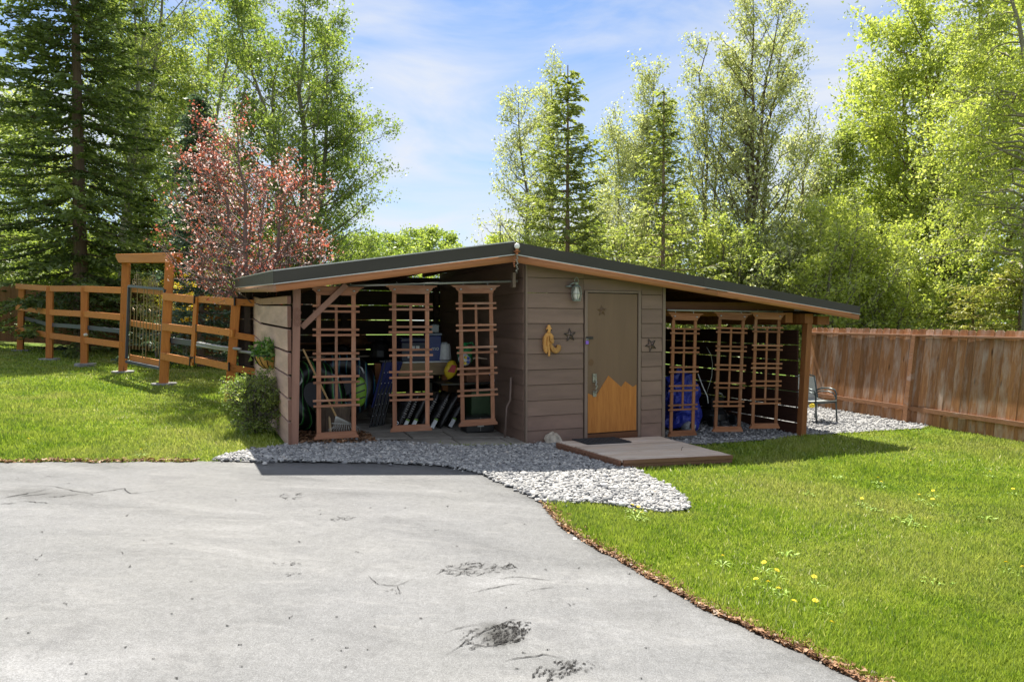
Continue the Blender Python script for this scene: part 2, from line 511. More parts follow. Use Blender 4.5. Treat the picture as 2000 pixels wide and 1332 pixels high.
def make_grass():
    m = Mat('grass_blade')
    a = m.n('ShaderNodeAttribute', attribute_name='var')
    c = m.ramp(a.outputs['Fac'], [(0.0, (0.110, 0.190, 0.012)), (0.45, (0.235, 0.350, 0.024)), (0.80, (0.36, 0.46, 0.05)), (0.95, (0.58, 0.56, 0.20)), (1.0, (0.72, 0.72, 0.45))])  # palest stop paints glints into the colour, along with dry blades
    w = m.coords(world=True)
    md = m.noise(w, 2.6, 4, 0.65)
    c = m.mix(m.ramp(md, [(0.42, (0, 0, 0)), (0.66, (0.55, 0.55, 0.55))]), c, (0.46, 0.52, 0.08))
    c = m.mix(m.ramp(m.noise(w, 1.5, 4, 0.6), [(0.56, (0, 0, 0)), (0.72, (0.4, 0.4, 0.4))]), c, (0.12, 0.23, 0.018))
    dry = m.math('MULTIPLY', lawn_tone(m, w), 0.42)
    c = m.mix(dry, c, (0.52, 0.46, 0.18))
    d = m.n('ShaderNodeBsdfDiffuse'); m.l(c, d.inputs['Color'])
    t = m.n('ShaderNodeBsdfTranslucent'); m.l(c, t.inputs['Color'])
    mx = m.n('ShaderNodeMixShader'); mx.inputs[0].default_value = 0.45
    m.l(d.outputs[0], mx.inputs[1]); m.l(t.outputs[0], mx.inputs[2])
    gl = m.n('ShaderNodeBsdfGlossy', {'Roughness': 0.45})
    m2 = m.n('ShaderNodeMixShader'); m2.inputs[0].default_value = 0.05
    m.l(mx.outputs[0], m2.inputs[1]); m.l(gl.outputs[0], m2.inputs[2])
    m.l(m2.outputs[0], m.out.inputs['Surface'])
    return m.m
M['grass'] = make_grass()

def make_drive():
    m = Mat('driveway_asphalt')
    w = m.coords(world=True)
    grit = m.noise(w, 95, 3, 0.7)
    mid = m.noise(w, 22, 5, 0.65)
    st = m.n('ShaderNodeMapping'); st.inputs['Scale'].default_value = (0.5, 1.5, 1); st.inputs['Rotation'].default_value = (0, 0, R(12))
    m.l(m.n('ShaderNodeNewGeometry').outputs['Position'], st.inputs['Vector'])
    big = m.noise(st.outputs[0], 0.9, 6, 0.6, 1.0)
    c = m.ramp(big, [(0.30, (0.105, 0.107, 0.109)), (0.46, (0.170, 0.172, 0.175)), (0.56, (0.190, 0.191, 0.193)), (0.72, (0.29, 0.291, 0.297))])
    hue = m.noise(w, 0.55, 3, 0.5)
    c = m.mix(m.ramp(hue, [(0.40, (0, 0, 0)), (0.62, (0.8, 0.8, 0.8))]), c, m.mix(1.0, c, (1.01, 1.0, 0.95), 'MULTIPLY'))
    c = m.mix(m.ramp(m.noise(w, 1.1, 5, 0.65, 1.5), [(0.54, (0, 0, 0)), (0.64, (0.55, 0.55, 0.55))]), c, (0.115, 0.115, 0.117))
    c = m.mix(0.32, c, m.ramp(mid, [(0.34, (0.115, 0.116, 0.116)), (0.66, (0.245, 0.247, 0.250))]))
    c = m.mix(m.ramp(grit, [(0.42, (0.45, 0.45, 0.45)), (0.56, (0, 0, 0))]), c, (0.085, 0.085, 0.085))
    c = m.mix(m.ramp(m.noise(w, 260, 2, 0.6), [(0.58, (0, 0, 0)), (0.66, (0.45, 0.45, 0.45))]), c, (0.46, 0.46, 0.455))  # pale specks paint the white glints of the grain into the colour
    # brushed sealer sweeps
    sw = m.n('ShaderNodeMapping'); sw.inputs['Scale'].default_value = (1.1, 3.6, 1); sw.inputs['Rotation'].default_value = (0, 0, R(-24))
    m.l(m.n('ShaderNodeNewGeometry').outputs['Position'], sw.inputs['Vector'])
    sn = m.noise(sw.outputs[0], 1.6, 5, 0.6, 1.6)
    c = m.mix(m.ramp(sn, [(0.54, (0, 0, 0)), (0.74, (0.30, 0.30, 0.30))]), c, (0.29, 0.285, 0.275))
    # hairline cracks
    cv = m.n('ShaderNodeTexVoronoi', feature='DISTANCE_TO_EDGE'); cv.inputs['Scale'].default_value = 0.8
    wob = m.n('ShaderNodeVectorMath', operation='ADD')
    nn = m.n('ShaderNodeTexNoise', {'Scale': 3.0, 'Detail': 5}); m.l(w, nn.inputs['Vector'])
    m.l(w, wob.inputs[0]); m.l(nn.outputs['Color'], wob.inputs[1]); m.l(wob.outputs[0], cv.inputs['Vector'])
    ck = m.ramp(cv.outputs['Distance'], [(0.004, (1, 1, 1)), (0.011, (0, 0, 0))])
    ckm = m.math('MULTIPLY', ck, m.ramp(m.noise(w, 0.8, 3), [(0.60, (0, 0, 0)), (0.68, (0.5, 0.5, 0.5))]))
    c = m.mix(ckm, c, (0.045, 0.043, 0.040))
    # scuffed patches where the sealer has worn off
    mask = None
    spots = [(975, 1243, 66, 26, 0, .75), (75, 966, 150, 16, 0, .40), (930, 1114, 70, 12, 0, .14), (1095, 1312, 60, 20, 0, .14), (1270, 1200, 120, 40, 0, .16)]
    for i, (px, py, rx, ry, amt, soak) in enumerate(spots):
        p = gp(px, py); a = gp(px + rx, py); b = gp(px, py - ry)
        sx_, sy_ = abs(a.x - p.x), abs(b.y - p.y)
        mp2 = m.n('ShaderNodeMapping'); mp2.inputs['Location'].default_value = (-p.x / sx_, -p.y / sy_, 0)
        mp2.inputs['Scale'].default_value = (1 / sx_, 1 / sy_, 0)
        m.l(m.n('ShaderNodeNewGeometry').outputs['Position'], mp2.inputs['Vector'])
        ln = m.n('ShaderNodeVectorMath', operation='LENGTH'); m.l(mp2.outputs[0], ln.inputs[0])
        edge = m.math('ADD', ln.outputs['Value'], m.math('MULTIPLY_ADD', m.noise(w, 5, 5, 0.7), 1.3, -0.65))
        base = m.ramp(edge, [(0.35, (1, 1, 1)), (1.05, (0, 0, 0))])
        sk = m.n('ShaderNodeMapping'); sk.inputs['Scale'].default_value = (5, 40, 5); sk.inputs['Rotation'].default_value = (0, 0, R(-16 + 17 * i % 34))
        m.l(m.n('ShaderNodeNewGeometry').outputs['Position'], sk.inputs['Vector'])
        streak = m.ramp(m.noise(sk.outputs[0], 1.0, 6, 0.75, 2.6), [(0.50, (0, 0, 0)), (0.555, (1, 1, 1))])
        f = m.math('MULTIPLY', m.math('MULTIPLY', base, streak), amt)
        c = m.mix(m.math('MULTIPLY', base, soak), c, (0.040, 0.039, 0.035))
        c = m.mix(f, c, (0.022, 0.021, 0.020))
        k_ = m.math('MAXIMUM', m.math('MULTIPLY', base, 0.5 * soak), f)
        mask = k_ if mask is None else m.math('MAXIMUM', mask, k_)
    h = m.math('ADD', m.math('MULTIPLY', grit, 0.6), m.math('MULTIPLY', mid, 0.7))
    mask = m.math('MAXIMUM', mask, ckm)
    ro = m.math('ADD', m.math('MULTIPLY_ADD', m.math('ADD', mid, m.math('MULTIPLY', big, 1.6)), 0.15, 0.27), m.math('MULTIPLY', mask, 0.4))
    sp_ = m.math('MULTIPLY_ADD', mask, -0.10, 0.12)
    return m.pbr(c, ro, bump=m.bump(h, 0.7, 0.009), spec=sp_)
M['drive'] = make_drive()

def make_gravel():
    m = Mat('gravel_stone')
    a = m.n('ShaderNodeAttribute', attribute_name='var')
    c = m.ramp(a.outputs['Fac'], [(0.0, (0.07, 0.072, 0.076)), (0.3, (0.19, 0.19, 0.192)), (0.6, (0.36, 0.355, 0.34)), (0.88, (0.62, 0.60, 0.56)), (1.0, (0.46, 0.37, 0.28))])
    n = m.noise(m.coords(world=True), 60, 4, 0.6)
    c = m.mix(0.25, c, m.ramp(n, [(0.3, (0.14, 0.14, 0.15)), (0.7, (0.5, 0.5, 0.49))]))
    return m.pbr(c, 0.75, bump=m.bump(n, 0.3, 0.003), spec=0.4)
M['gravel'] = make_gravel()
M['gravel_bed'] = plain('gravel_bed', (0.17, 0.17, 0.17), 0.95, 0, 0.5, 45, 1.0)
M['mulch'] = plain('dead_leaf_litter', (0.20, 0.095, 0.045), 0.9, 0, 0.5, 40, 0.8)
M['edge_soil'] = plain('bare_edge_soil', (0.085, 0.055, 0.034), 0.95, 0, 0.5, 40, 1.0)

# ------------------------------------------------------------------ the ground
def axis_pts(lo, hi, step, far):
    a = np.arange(lo, hi + step * 0.5, step)
    o = np.array([6, 14, 30, 60, 120, 240, far], float)
    return np.concatenate([lo - o[::-1], a, hi + o])
gx = axis_pts(-24, 20, 0.4, 600); gy = axis_pts(-8, 34, 0.6, 900)
XX, YY = np.meshgrid(gx, gy)
ZZ = gz(XX, YY)
nx, ny = len(gx), len(gy)
idx = np.arange(nx * ny).reshape(ny, nx)
F = np.stack([idx[:-1, :-1].ravel(), idx[:-1, 1:].ravel(), idx[1:, 1:].ravel(), idx[1:, :-1].ravel()], 1)
ground = link('ground', np_mesh('ground', np.stack([XX.ravel(), YY.ravel(), ZZ.ravel()], 1), F, M['soil'], smooth=True))
struct(ground)

# the driveway: everything on the near side of this edge line
edge_px = [(-900, 907), (-300, 906), (0, 905), (200, 905), (440, 903), (600, 903), (760, 905), (870, 911), (930, 922), (985, 946), (1060, 985),
           (1100, 1030), (1150, 1062), (1250, 1120), (1400, 1200), (1560, 1275), (1690, 1332), (1900, 1440), (2250, 1640)]
edge_w = [gp(*p) for p in edge_px]
ex = np.array([p.x for p in edge_w]); ey = np.array([p.y for p in edge_w])
def y_edge(x):
    x = np.asarray(x, float)
    y = np.interp(x, ex, ey)
    y = y + 0.022 * np.sin(x * 9.1) + 0.015 * np.sin(x * 23.7 + 1) + 0.01 * np.sin(x * 51)
    return np.where(x > ex[-1], ey[-1] - 2.2 * (x - ex[-1]), y)
dx = np.concatenate([np.arange(-22, -6, 0.4), np.arange(-6, 3.2, 0.04), np.arange(3.2, 5.0, 0.2)])
ye = y_edge(dx)
tt = np.concatenate([np.linspace(0, 0.9, 12), np.linspace(0.93, 1, 4)])
VX = np.repeat(dx[:, None], len(tt), 1); VY = -9 + (ye[:, None] + 9) * tt[None, :]
VZ = gz(VX, VY) + 0.012
# bottom skirt so that the slab has an edge
V = np.stack([VX.ravel(), VY.ravel(), VZ.ravel()], 1)
k = len(tt); ii = np.arange(len(dx) * k).reshape(len(dx), k)
F = np.stack([ii[:-1, :-1].ravel(), ii[1:, :-1].ravel(), ii[1:, 1:].ravel(), ii[:-1, 1:].ravel()], 1)
V2 = V[ii[:, -1]].copy(); V2[:, 2] -= 0.05
o2 = len(V); V = np.concatenate([V, V2])
F2 = np.stack([ii[:-1, -1], ii[1:, -1], o2 + np.arange(1, len(dx)), o2 + np.arange(0, len(dx) - 1)], 1)
drive = link('driveway', np_mesh('driveway', V, np.concatenate([F, F2]), M['drive'], smooth=True))
struct(drive)

def in_poly(x, y, poly):
    c = np.zeros(x.shape, bool); n = len(poly)
    for i in range(n):
        x0, y0 = poly[i]; x1, y1 = poly[(i + 1) % n]
        cond = ((y0 > y) != (y1 > y))
        xi = (x1 - x0) * (y - y0) / ((y1 - y0) if y1 != y0 else 1e-9) + x0
        c ^= cond & (x < xi)
    return c
def wpoly(px): return [(gp(*p).x, gp(*p).y) for p in px]
# gravel areas, as outlines on the ground
front_gravel = wpoly([(415, 901), (470, 886), (540, 876), (590, 868), (690, 862), (760, 866), (900, 876), (1020, 874), (1060, 868), (1096, 868),
                      (1150, 886), (1218, 909), (1262, 932), (1310, 958), (1345, 982), (1346, 997), (1300, 1003), (1240, 996), (1165, 985), (1063, 986),
                      (985, 948), (930, 924), (870, 913), (760, 907), (600, 905), (500, 905)])
def sw(s, w): p = S(s, w); return (p.x, p.y)
side_gravel = [sw(2.42, 4.1), sw(2.42, -0.05), sw(2.9, -0.30), sw(3.6, -0.22), sw(4.4, -0.16), sw(5.25, 0.05)] + wpoly([(1600, 851), (1680, 845), (1740, 841), (1800, 838), (1812, 832)]) + [(9.6, 17.5), (7.9, 19.5)]
left_floor = [sw(-3.1, 0.02), sw(-0.02, 0.02), sw(-0.02, 4.2), sw(-3.3, 4.2)]

def sheet(poly, lift, name, mat, sub=0.12, jitter=0.03):
    """a thin sheet over an outline, following the slope"""
    xs = [p[0] for p in poly]; ys = [p[1] for p in poly]
    X = np.arange(min(xs) - sub, max(xs) + sub, sub); Y = np.arange(min(ys) - sub, max(ys) + sub, sub)
    A, C = np.meshgrid((X[:-1] + X[1:]) / 2, (Y[:-1] + Y[1:]) / 2)
    ins = in_poly(A, C, poly)
    GX, GY = np.meshgrid(X, Y); n = len(X)
    ids = np.argwhere(ins); q = ids[:, 0] * n + ids[:, 1]
    F = np.stack([q, q + 1, q + n + 1, q + n], 1)
    V = np.stack([GX.ravel(), GY.ravel(), gz(GX, GY).ravel() + lift], 1)
    used = np.unique(F); mp_ = -np.ones(len(V), int); mp_[used] = np.arange(len(used))
    return link(name, np_mesh(name, V[used], mp_[F], mat))
struct(sheet(front_gravel, 0.022, 'gravel_path', M['gravel_bed'], 0.06))
struct(sheet(side_gravel, 0.022, 'gravel_yard', M['gravel_bed'], 0.08))
# ------------------------------------------------------------------ the shed
shed = thing('garden_shed', 'low brown garden shed with two open bays and a closed room between', 'shed', (OX, OY, 0), YAW)
DBL = 2.39                      # right end of the closed room
Z = lambda s, w=0.0: gs(s, w)

def local_poly_hex(b, a0, a1, z0a, z1a, z0b, z1b, w0, w1, wb0=None, wb1=None):
    pass

# --- closed room: siding boards
lines = [0.0, 0.184, 0.396, 0.616, 0.843, 1.063, 1.29, 1.51, 1.73, 1.95, 2.17, 2.39, 2.62, 2.80]
def front_boards(s0, s1):
    for i in range(len(lines) - 1):
        z0, z1 = lines[i], lines[i + 1]
        topl = 2.772 - 0.126 * (s0 + 0.285); topr = 2.772 - 0.126 * (s1 + 0.285)
        za, zb = min(z1, topl), min(z1, topr)
        if max(za, zb) < z0 + 0.02: continue
        za = max(za, z0 + .012); zb = max(zb, z0 + .012)
        if i == 0: z0 = Z((s0 + s1) / 2) - 0.03
        b = B(); gp_ = 0.004
        b.hexa([(s0, -0.016, z0 + gp_), (s1, -0.016, z0 + gp_), (s1, 0.02, z0 + gp_), (s0, 0.02, z0 + gp_),
                (s0, -0.004, za - 0.003), (s1, -0.004, zb - 0.003), (s1, 0.02, zb - 0.003), (s0, 0.02, za - 0.003)])
        b.build('siding_board', M['siding_low' if i < 2 else 'siding'], shed)
sL = sz(1138.5, 700)[0]; sR = sz(1252, 700)[0]
front_boards(0.036, sL)
front_boards(sR, DBL - 0.055)
B().box(0.002, 0.032, -0.030, 0.03, Z(0) - 0.03, 2.72).build('corner_trim', M['siding_trim'], shed, bevel=0.003)
B().box(DBL - 0.05, DBL + 0.0, -0.026, 0.03, Z(DBL) - 0.04, 2.42).build('corner_trim', M['siding_trim'], shed, bevel=0.003)
# left side wall of the room (faces the open bay), recedes to the back
for i in range(len(lines) - 1):
    z0, z1 = lines[i], min(lines[i + 1], 2.72)
    if z1 - z0 < 0.03: continue
    if i == 0: z0 = Z(0, 2) - 0.05
    b = B()
    b.hexa([(-0.020, 0.034, z0 + .004), (0.0, 0.034, z0 + .004), (0.0, 4.2, z0 + .004), (-0.020, 4.2, z0 + .004),
            (-0.006, 0.034, z1 - .003), (0.0, 0.034, z1 - .003), (0.0, 4.2, z1 - .003), (-0.006, 4.2, z1 - .003)])
    b.build('side_siding_board', M['siding'], shed)
# right side wall and core of the room
B().box(DBL - 0.02, DBL + 0.012, 0.034, 4.2, Z(DBL, 2) - 0.05, 2.40).build('side_wall', M['back_plank'], shed)
B().box(0.004, DBL - 0.024, 0.60, 0.62, -0.2, 2.2).build('inner_lining', M['siding'], shed)

# --- the door
B().box(0.002, 0.03, 0.036, 4.19, -0.2, 2.66).build('leak_backing', M['siding'], shed)  # added behind the side siding to stop light leaking through its joints
sd0, sd1 = sz(1147, 700)[0], sz(1243.5, 700)[0]
sf0, sf1 = sz(1140.5, 700)[0], sz(1250, 700)[0]
zt = sz(1195, 574)[1]; zb = sz(1195, 843)[1]; zf = sz(1195, 568.5)[1]
fr = B()
fr.box(sf0, sd0 - 0.008, -0.030, 0.03, zb - 0.10, zf)
fr.box(sd1 + 0.010, sf1, -0.030, 0.03, zb - 0.10, zf)
fr.box(sd0 - 0.008, sd1 + 0.010, -0.030, 0.03, zt + 0.012, zf)
fr.build('door_frame', M['siding_trim'], shed, bevel=0.003)
B().box(sd0 - 0.008, sd1 + 0.010, -0.02, 0.05, zb - 0.11, zb - 0.012).build('door_sill', M['rafter'], shed)
B().box(sd0 - 0.004, sd1 + 0.006, 0.03, 0.05, zb - 0.02, zt + 0.02).build('door_backing', M['black_metal'], shed)
_t = lambda s: 2.772 - 0.126 * (s + 0.285)
for (za, zc) in ((zf + 0.004, 2.388), (2.392, 3)):
    if zc < 3: B().hexa([(sL + .004, -.012, za), (sR - .004, -.012, za), (sR - .004, .02, za), (sL + .004, .02, za), (sL + .004, -.004, zc), (sR - .004, -.004, zc), (sR - .004, .02, zc), (sL + .004, .02, zc)]).build('siding_board', M['siding'], shed)
    else: B().hexa([(sL + .004, -.012, za), (sR - .004, -.012, za), (sR - .004, .02, za), (sL + .004, .02, za), (sL + .004, -.004, _t(sL)), (sR - .004, -.004, _t(sR)), (sR - .004, .02, _t(sR)), (sL + .004, .02, _t(sL))]).build('siding_board', M['siding'], shed)
door = B().box(sd0, sd1, -0.012, 0.026, zb, zt).build('door', M['door_paint'], shed, bevel=0.002)
def dpt(px, py): return sz(px, py, -0.012)
peak_px = [(1147.6, 768), (1163, 774.5), (1188, 733.5), (1213, 755.5), (1221, 744.5), (1236, 755.5), (1242.5, 751)]
poly = [dpt(*p) for p in peak_px]
poly = [(max(sd0 + .003, min(sd1 - .003, a)), c) for a, c in poly]
zl = zb + 0.004
poly2 = poly + [(poly[-1][0], zl), (poly[0][0], zl)]
B().prism(poly2, -0.0165, -0.0125).build('bare_wood_panel', M['door_bare'], door)
hx, hz0 = dpt(1161, 737); _, hz1 = dpt(1160, 768)
hb = B()
hb.box(hx - 0.035, hx + 0.030, -0.030, -0.0125, hz0 - 0.075, hz0 + 0.055)
hb.lathe([(0.0, 0.02), (0.017, 0.02), (0.02, 0.0)], 10, (hx, -0.03, hz0 + 0.01))
hb.box(hx - 0.030, hx + 0.026, -0.028, -0.0125, hz1 - 0.05, hz1 + 0.035)
tw = [(hx + 0.010 * math.sin(k * 1.4), -0.055 - 0.02 * math.sin(k / 12 * math.pi), hz0 - 0.05 - (hz0 - hz1 - 0.06) * k / 12) for k in range(13)]
hb.tube([(hx, -0.02, hz0 - 0.05)] + tw + [(hx, -0.02, hz1 + 0.02)], 0.011, 7)
hb.build('door_handle', M['brass_dull'], door, smooth=False)
px_, pz_ = dpt(1154.5, 708)
B().prism([(px_ + 0.042 * math.cos(t * .5236), pz_ + 0.052 * math.sin(t * .5236)) for t in range(12)], -0.0155, -0.0125).build('lock_cover', M['brown_patch'], door)
a_, c_ = dpt(1149, 660)
hs = B().box(a_ - 0.05, a_ + 0.07, -0.040, -0.0305, c_ - 0.018, c_ + 0.018).box(a_ - 0.035, a_ - 0.022, -0.055, -0.039, c_ - 0.012, c_ + 0.012)
hs.build('hasp', M['dark_metal'], door)

# --- left wall: seven planks tall, each of two lengths, with end boards
zl = [0.17, 0.50, 0.79, 1.08, 1.375, 1.67, 1.965]
def lw(t):                       # a point t metres back along the outer left wall
    a = R(3.6)
    return -3.235 - math.sin(a) * t, 0.03 + math.cos(a) * t
def rise(t): return 0.0215 * t if t < 3.04 else 0.0654 + 0.079 * (t - 3.04)
rg = random.Random(3)
for i in range(7):
    z0 = zl[i] + 0.012; z1 = (zl[i + 1] - 0.016) if i < 6 else 2.075
    if i == 0: z0 = -0.05 + 0.2
    for (t0, t1) in ((0.0, 3.035), (3.045, 4.3)):
        (s0, w0), (s1, w1) = lw(t0), lw(t1)
        th = 0.040; j = rg.uniform(-.006, .006)
        r0, r1 = rise(t0), rise(t1)
        if i == 6: r1 *= 0.9
        mat = M['left_plank'] if i < 6 else M['fascia_y']
        b = B()
        if i == 0: zz0, zz1 = 0.02, 0.05
        else: zz0, zz1 = z0 + r0, z0 + r1 + j
        b.hexa([(s0, w0, zz0), (s0 + th, w0, zz0), (s1 + th, w1, zz1), (s1, w1, zz1),
                (s0, w0, z1 + r0), (s0 + th, w0, z1 + r0), (s1 + th, w1, z1 + r1 + j), (s1, w1, z1 + r1 + j)])
        b.build('wall_plank', mat, shed)
    s0, w0 = lw(0)
    B().box(s0 + 0.002, s0 + 0.044, w0 - 0.030, w0 - 0.002, (0.03 if i == 0 else z0 + 0.004), z1 - 0.004).build('plank_end_block', M['plank_end'], shed)

# --- posts and brace
def lean_post(name, px_bot, px_top, s_w, w0, depth, z0, z1, mat, up=None):
    sb = sz(px_bot, 700, w0)[0]; st_ = sz(px_top, 700, w0)[0]
    b = B(); h = s_w / 2
    b.hexa([(sb - h, w0, z0), (sb + h, w0, z0), (sb + h, w0 + depth, z0), (sb - h, w0 + depth, z0),
            (st_ - h, w0, z1), (st_ + h, w0, z1), (st_ + h, w0 + depth, z1), (st_ - h, w0 + depth, z1)])
    return b.build(name, mat, shed, bevel=0.004)
lean_post('post', 574, 581.5, 0.092, 0.0, 0.10, 0.08, 2.16, M['post_red'])
lean_post('post', 1571, 1581.5, 0.115, 0.0, 0.115, -0.30, 1.80, M['post_orange'])
a = sz(589.5, 640, 0.03); c = sz(677, 556, 0.03)
B().beam((a[0], 0.045, a[1]), (c[0], 0.045, c[1]), 0.038, 0.072).build('brace', M['post_red'], shed, bevel=0.003)
# small leaf ornament fixed to the left post
orn = B()
for k in range(9):
    t = k / 9 * 6.283
    q = sz(583.5, 611, -0.003)
    for cz in (0.0, -0.11):
        orn.add([(q[0] - 0.02 + 0.01 * math.cos(t), -0.006, q[1] + cz + 0.01 * math.sin(t)), (q[0] - 0.02 + 0.05 * math.cos(t + .25), -0.014, q[1] + cz + 0.065 * math.sin(t + .25)),
                 (q[0] - 0.02 + 0.05 * math.cos(t - .25), -0.014, q[1] + cz + 0.065 * math.sin(t - .25))], [(0, 1, 2)])
orn.build('leaf_ornament', M['plank_end'], shed)

# --- back wall with open joints
step = 0.283
for i in range(10):
    z0 = 0.10 + step * i
    for (s0, s1) in ((-3.75, -1.9), (-1.895, 0.03)):
        za = z0 + 0.02 * (1 if s0 < -2 else 0.5)
        if za + 0.26 > (2.52 if s0 < -2 else 2.83): continue
        B().hexa([(s0, 4.22, za), (s1, 4.22, z0 + (0.01 if s0 < -2 else 0)), (s1, 4.245, z0 + (0.01 if s0 < -2 else 0)), (s0, 4.245, za),
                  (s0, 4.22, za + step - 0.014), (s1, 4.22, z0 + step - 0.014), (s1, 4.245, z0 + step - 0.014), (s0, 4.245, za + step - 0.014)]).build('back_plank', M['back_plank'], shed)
for s in (-3.6, -1.9, -0.1):
    B().box(s - 0.05, s + 0.05, 4.12, 4.215, gs(s, 4.1) - 0.05, 2.60).build('back_post', M['back_plank'], shed)
for i in range(8):
    z0 = -0.10 + 0.272 * i
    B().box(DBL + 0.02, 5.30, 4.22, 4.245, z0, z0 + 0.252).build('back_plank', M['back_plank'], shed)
for s in (3.6, 5.2):
    B().box(s - 0.05, s + 0.05, 4.12, 4.215, gs(s, 4.1) - 0.05, 2.1).build('back_post', M['rafter'], shed)
# right side wall, planks with open joints
for i in range(7):
    z0 = -0.27 + 0.272 * i
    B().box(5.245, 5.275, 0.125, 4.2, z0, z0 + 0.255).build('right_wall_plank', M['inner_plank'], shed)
B().box(5.28, 5.33, 1.9, 2.0, -0.4, 1.7).build('back_post', M['rafter'], shed)

# --- roof
def shed_local(p):
    d = p - Vector((OX, OY, 0))
    return Vector((d.x * UX + d.y * UY, -d.x * UY + d.y * UX, p.z))
OV = -0.30
FL = Vector((-3.41, OV, 2.356)); RG = Vector((-0.285, OV, 2.846)); FR = Vector((6.226, OV, 2.024))
RL = Vector((-3.79, 4.38, 2.53)); RR = Vector((6.226, 4.5, 2.05)); RB = Vector((-0.285, 4.45, 2.90))
def slab(a, b_, c_, d_, th, name, mat):
    lo = [Vector((p.x, p.y, p.z - th)) for p in (a, b_, c_, d_)]
    return B().hexa(lo + [a, b_, c_, d_]).build(name, mat, shed)
ins = Vector((0, 0.012, -0.012))
slab(FL + ins, RG + ins, RB + ins, RL + ins, 0.05, 'roof_deck', M['roofing'])
slab(RG + ins + Vector((.002, 0, 0)), FR + ins, RR + ins, RB + ins + Vector((.002, 0, 0)), 0.05, 'roof_deck', M['roofing'])
def band(p, q, top, bot, w0, w1, name, mat, bevel=0.0):
    """a strip along a roof edge from p to q, between two drops below it, w thick outward"""
    d = (q - p); n = Vector((d.y, -d.x, 0)).normalized()
    pts = []
    for dz in (bot, top):
        dz0, dz1 = dz if isinstance(dz, tuple) else (dz, dz)
        pts += [p + n * w1 - Vector((0, 0, dz0)), q + n * w1 - Vector((0, 0, dz1)), q + n * w0 - Vector((0, 0, dz1)), p + n * w0 - Vector((0, 0, dz0))]
    return B().hexa(pts).build(name, mat, shed, bevel)
seam = sz(1374.5, 560, OV)[0]
tS = (seam - RG.x) / (FR.x - RG.x); SM = RG.lerp(FR, tS)
fj = sz(1401, 570, OV)[0]; FJ = RG.lerp(FR, (fj - RG.x) / (FR.x - RG.x))
band(FL, RG, 0.0, (0.148, 0.165), 0.0, 0.006, 'roof_flashing', M['flashing'])
band(RG, SM, 0.0, (0.165, 0.150), 0.0, 0.006, 'roof_flashing', M['flashing'])
band(SM, FR, -0.002, (0.150, 0.130), 0.0, 0.009, 'roof_flashing', M['flashing'])
band(RL, FL, 0.0, (0.15, 0.148), 0.0, 0.006, 'roof_flashing', M['flashing'])
band(FR, RR, 0.0, (0.13, 0.13), 0.0, 0.006, 'roof_flashing', M['flashing'])
band(FL, RG, (0.149, 0.166), (0.160, 0.178), 0.0, 0.020, 'drip_edge', M['drip'])
band(RG, FR, (0.166, 0.131), (0.178, 0.140), 0.0, 0.020, 'drip_edge', M['drip'])
band(RL, FL, (0.151, 0.149), (0.160, 0.160), 0.0, 0.018, 'drip_edge', M['drip'])
def z_at(t): return 0.166 + (0.131 - 0.166) * t
tF = (fj - RG.x) / (FR.x - RG.x)
band(FL, RG, (0.150, 0.168), (0.248, 0.272), -0.036, -0.002, 'fascia_board', M['fascia'], 0.002)
band(RG, FJ, (0.168, 0.153), (0.274, 0.250), -0.036, -0.002, 'fascia_board', M['fascia'], 0.002)
band(FJ + Vector((.004, 0, 0)), FR, (0.153, 0.133), (0.250, 0.226), -0.036, -0.002, 'fascia_board', M['fascia'], 0.002)
band(RL, FL, (0.152, 0.150), (0.235, 0.248), -0.036, -0.002, 'fascia_board', M['fascia_y'], 0.002)
# standing cap along the top edge
band(FL, RG, (-0.014, -0.014), 0.0, -0.03, 0.012, 'roof_edge_cap', M['drip'])
band(RL, FL, (-0.014, -0.014), 0.0, -0.03, 0.012, 'roof_edge_cap', M['drip'])
# rafters under the roof, running front to back, and the beam over the right bay
for s in (-2.7, -1.9, -1.1, -0.35):
    z = 2.356 + (s + 3.41) * 0.157
    B().box(s - 0.02, s + 0.02, OV + 0.05, 4.2, z - 0.20, z - 0.068).build('rafter', M['rafter'], shed)
for s in (2.9, 3.55, 4.2):
    z = 2.846 - (s + 0.285) * 0.126
    B().box(s - 0.02, s + 0.02, 0.14, 4.2, z - 0.19, z - 0.066).build('rafter', M['rafter'], shed)
zbm = sz(1585, 613, 0.1)[1]
def beam_stub(px0, px1, py0, py1, w0, w1, mat):
    a = sz(px0, py1, w0); c = sz(px1, py0, w0)
    B().box(a[0], c[0], w0, w1, a[1], c[1]).build('roof_beam', mat, shed, bevel=0.003)
beam_stub(1534, 1548.5, 611, 630.5, 0.10, 4.1, M['post_orange'])
beam_stub(1572, 1588.5, 613, 631.5, -0.03, 4.1, M['post_orange'])
beam_stub(1596.5, 1620, 618, 634.5, 0.02, 4.1, M['post_orange'])
# header boards behind the right bay track
a = sz(1301, 578, 0.35); c = sz(1345, 602, 0.35)
B().box(2.42, 5.2, 0.16, 0.20, sz(1400, 606, .16)[1], sz(1400, 588, .16)[1] - 0.02).build('header_board', M['rafter'], shed)
B().box(2.42, 5.2, 0.9, 0.94, 1.86, 1.96).build('header_board', M['post_orange'], shed)
# sliding-door tracks
pa = sz(690, 556, 0.10); pb = sz(1012, 549.5, 0.10)
tr = B().tube([(-2.62, 0.10, 2.215), (pb[0] - 0.01, 0.10, pb[1])], 0.017, 8)
tr.build('door_track', M['galv'], shed, smooth=True)
B().box(-0.16, -0.115, 0.06, 0.14, pb[1] - 0.09, pb[1] + 0.12).build('track_bracket', M['siding_trim'], shed)
pc = sz(1303, 606, 0.09); pd = sz(1520, 609, 0.09)
B().tube([(pc[0], 0.09, pc[1]), (pd[0] + .1, 0.09, pd[1])], 0.015, 8).build('door_track', M['galv'], shed, smooth=True)

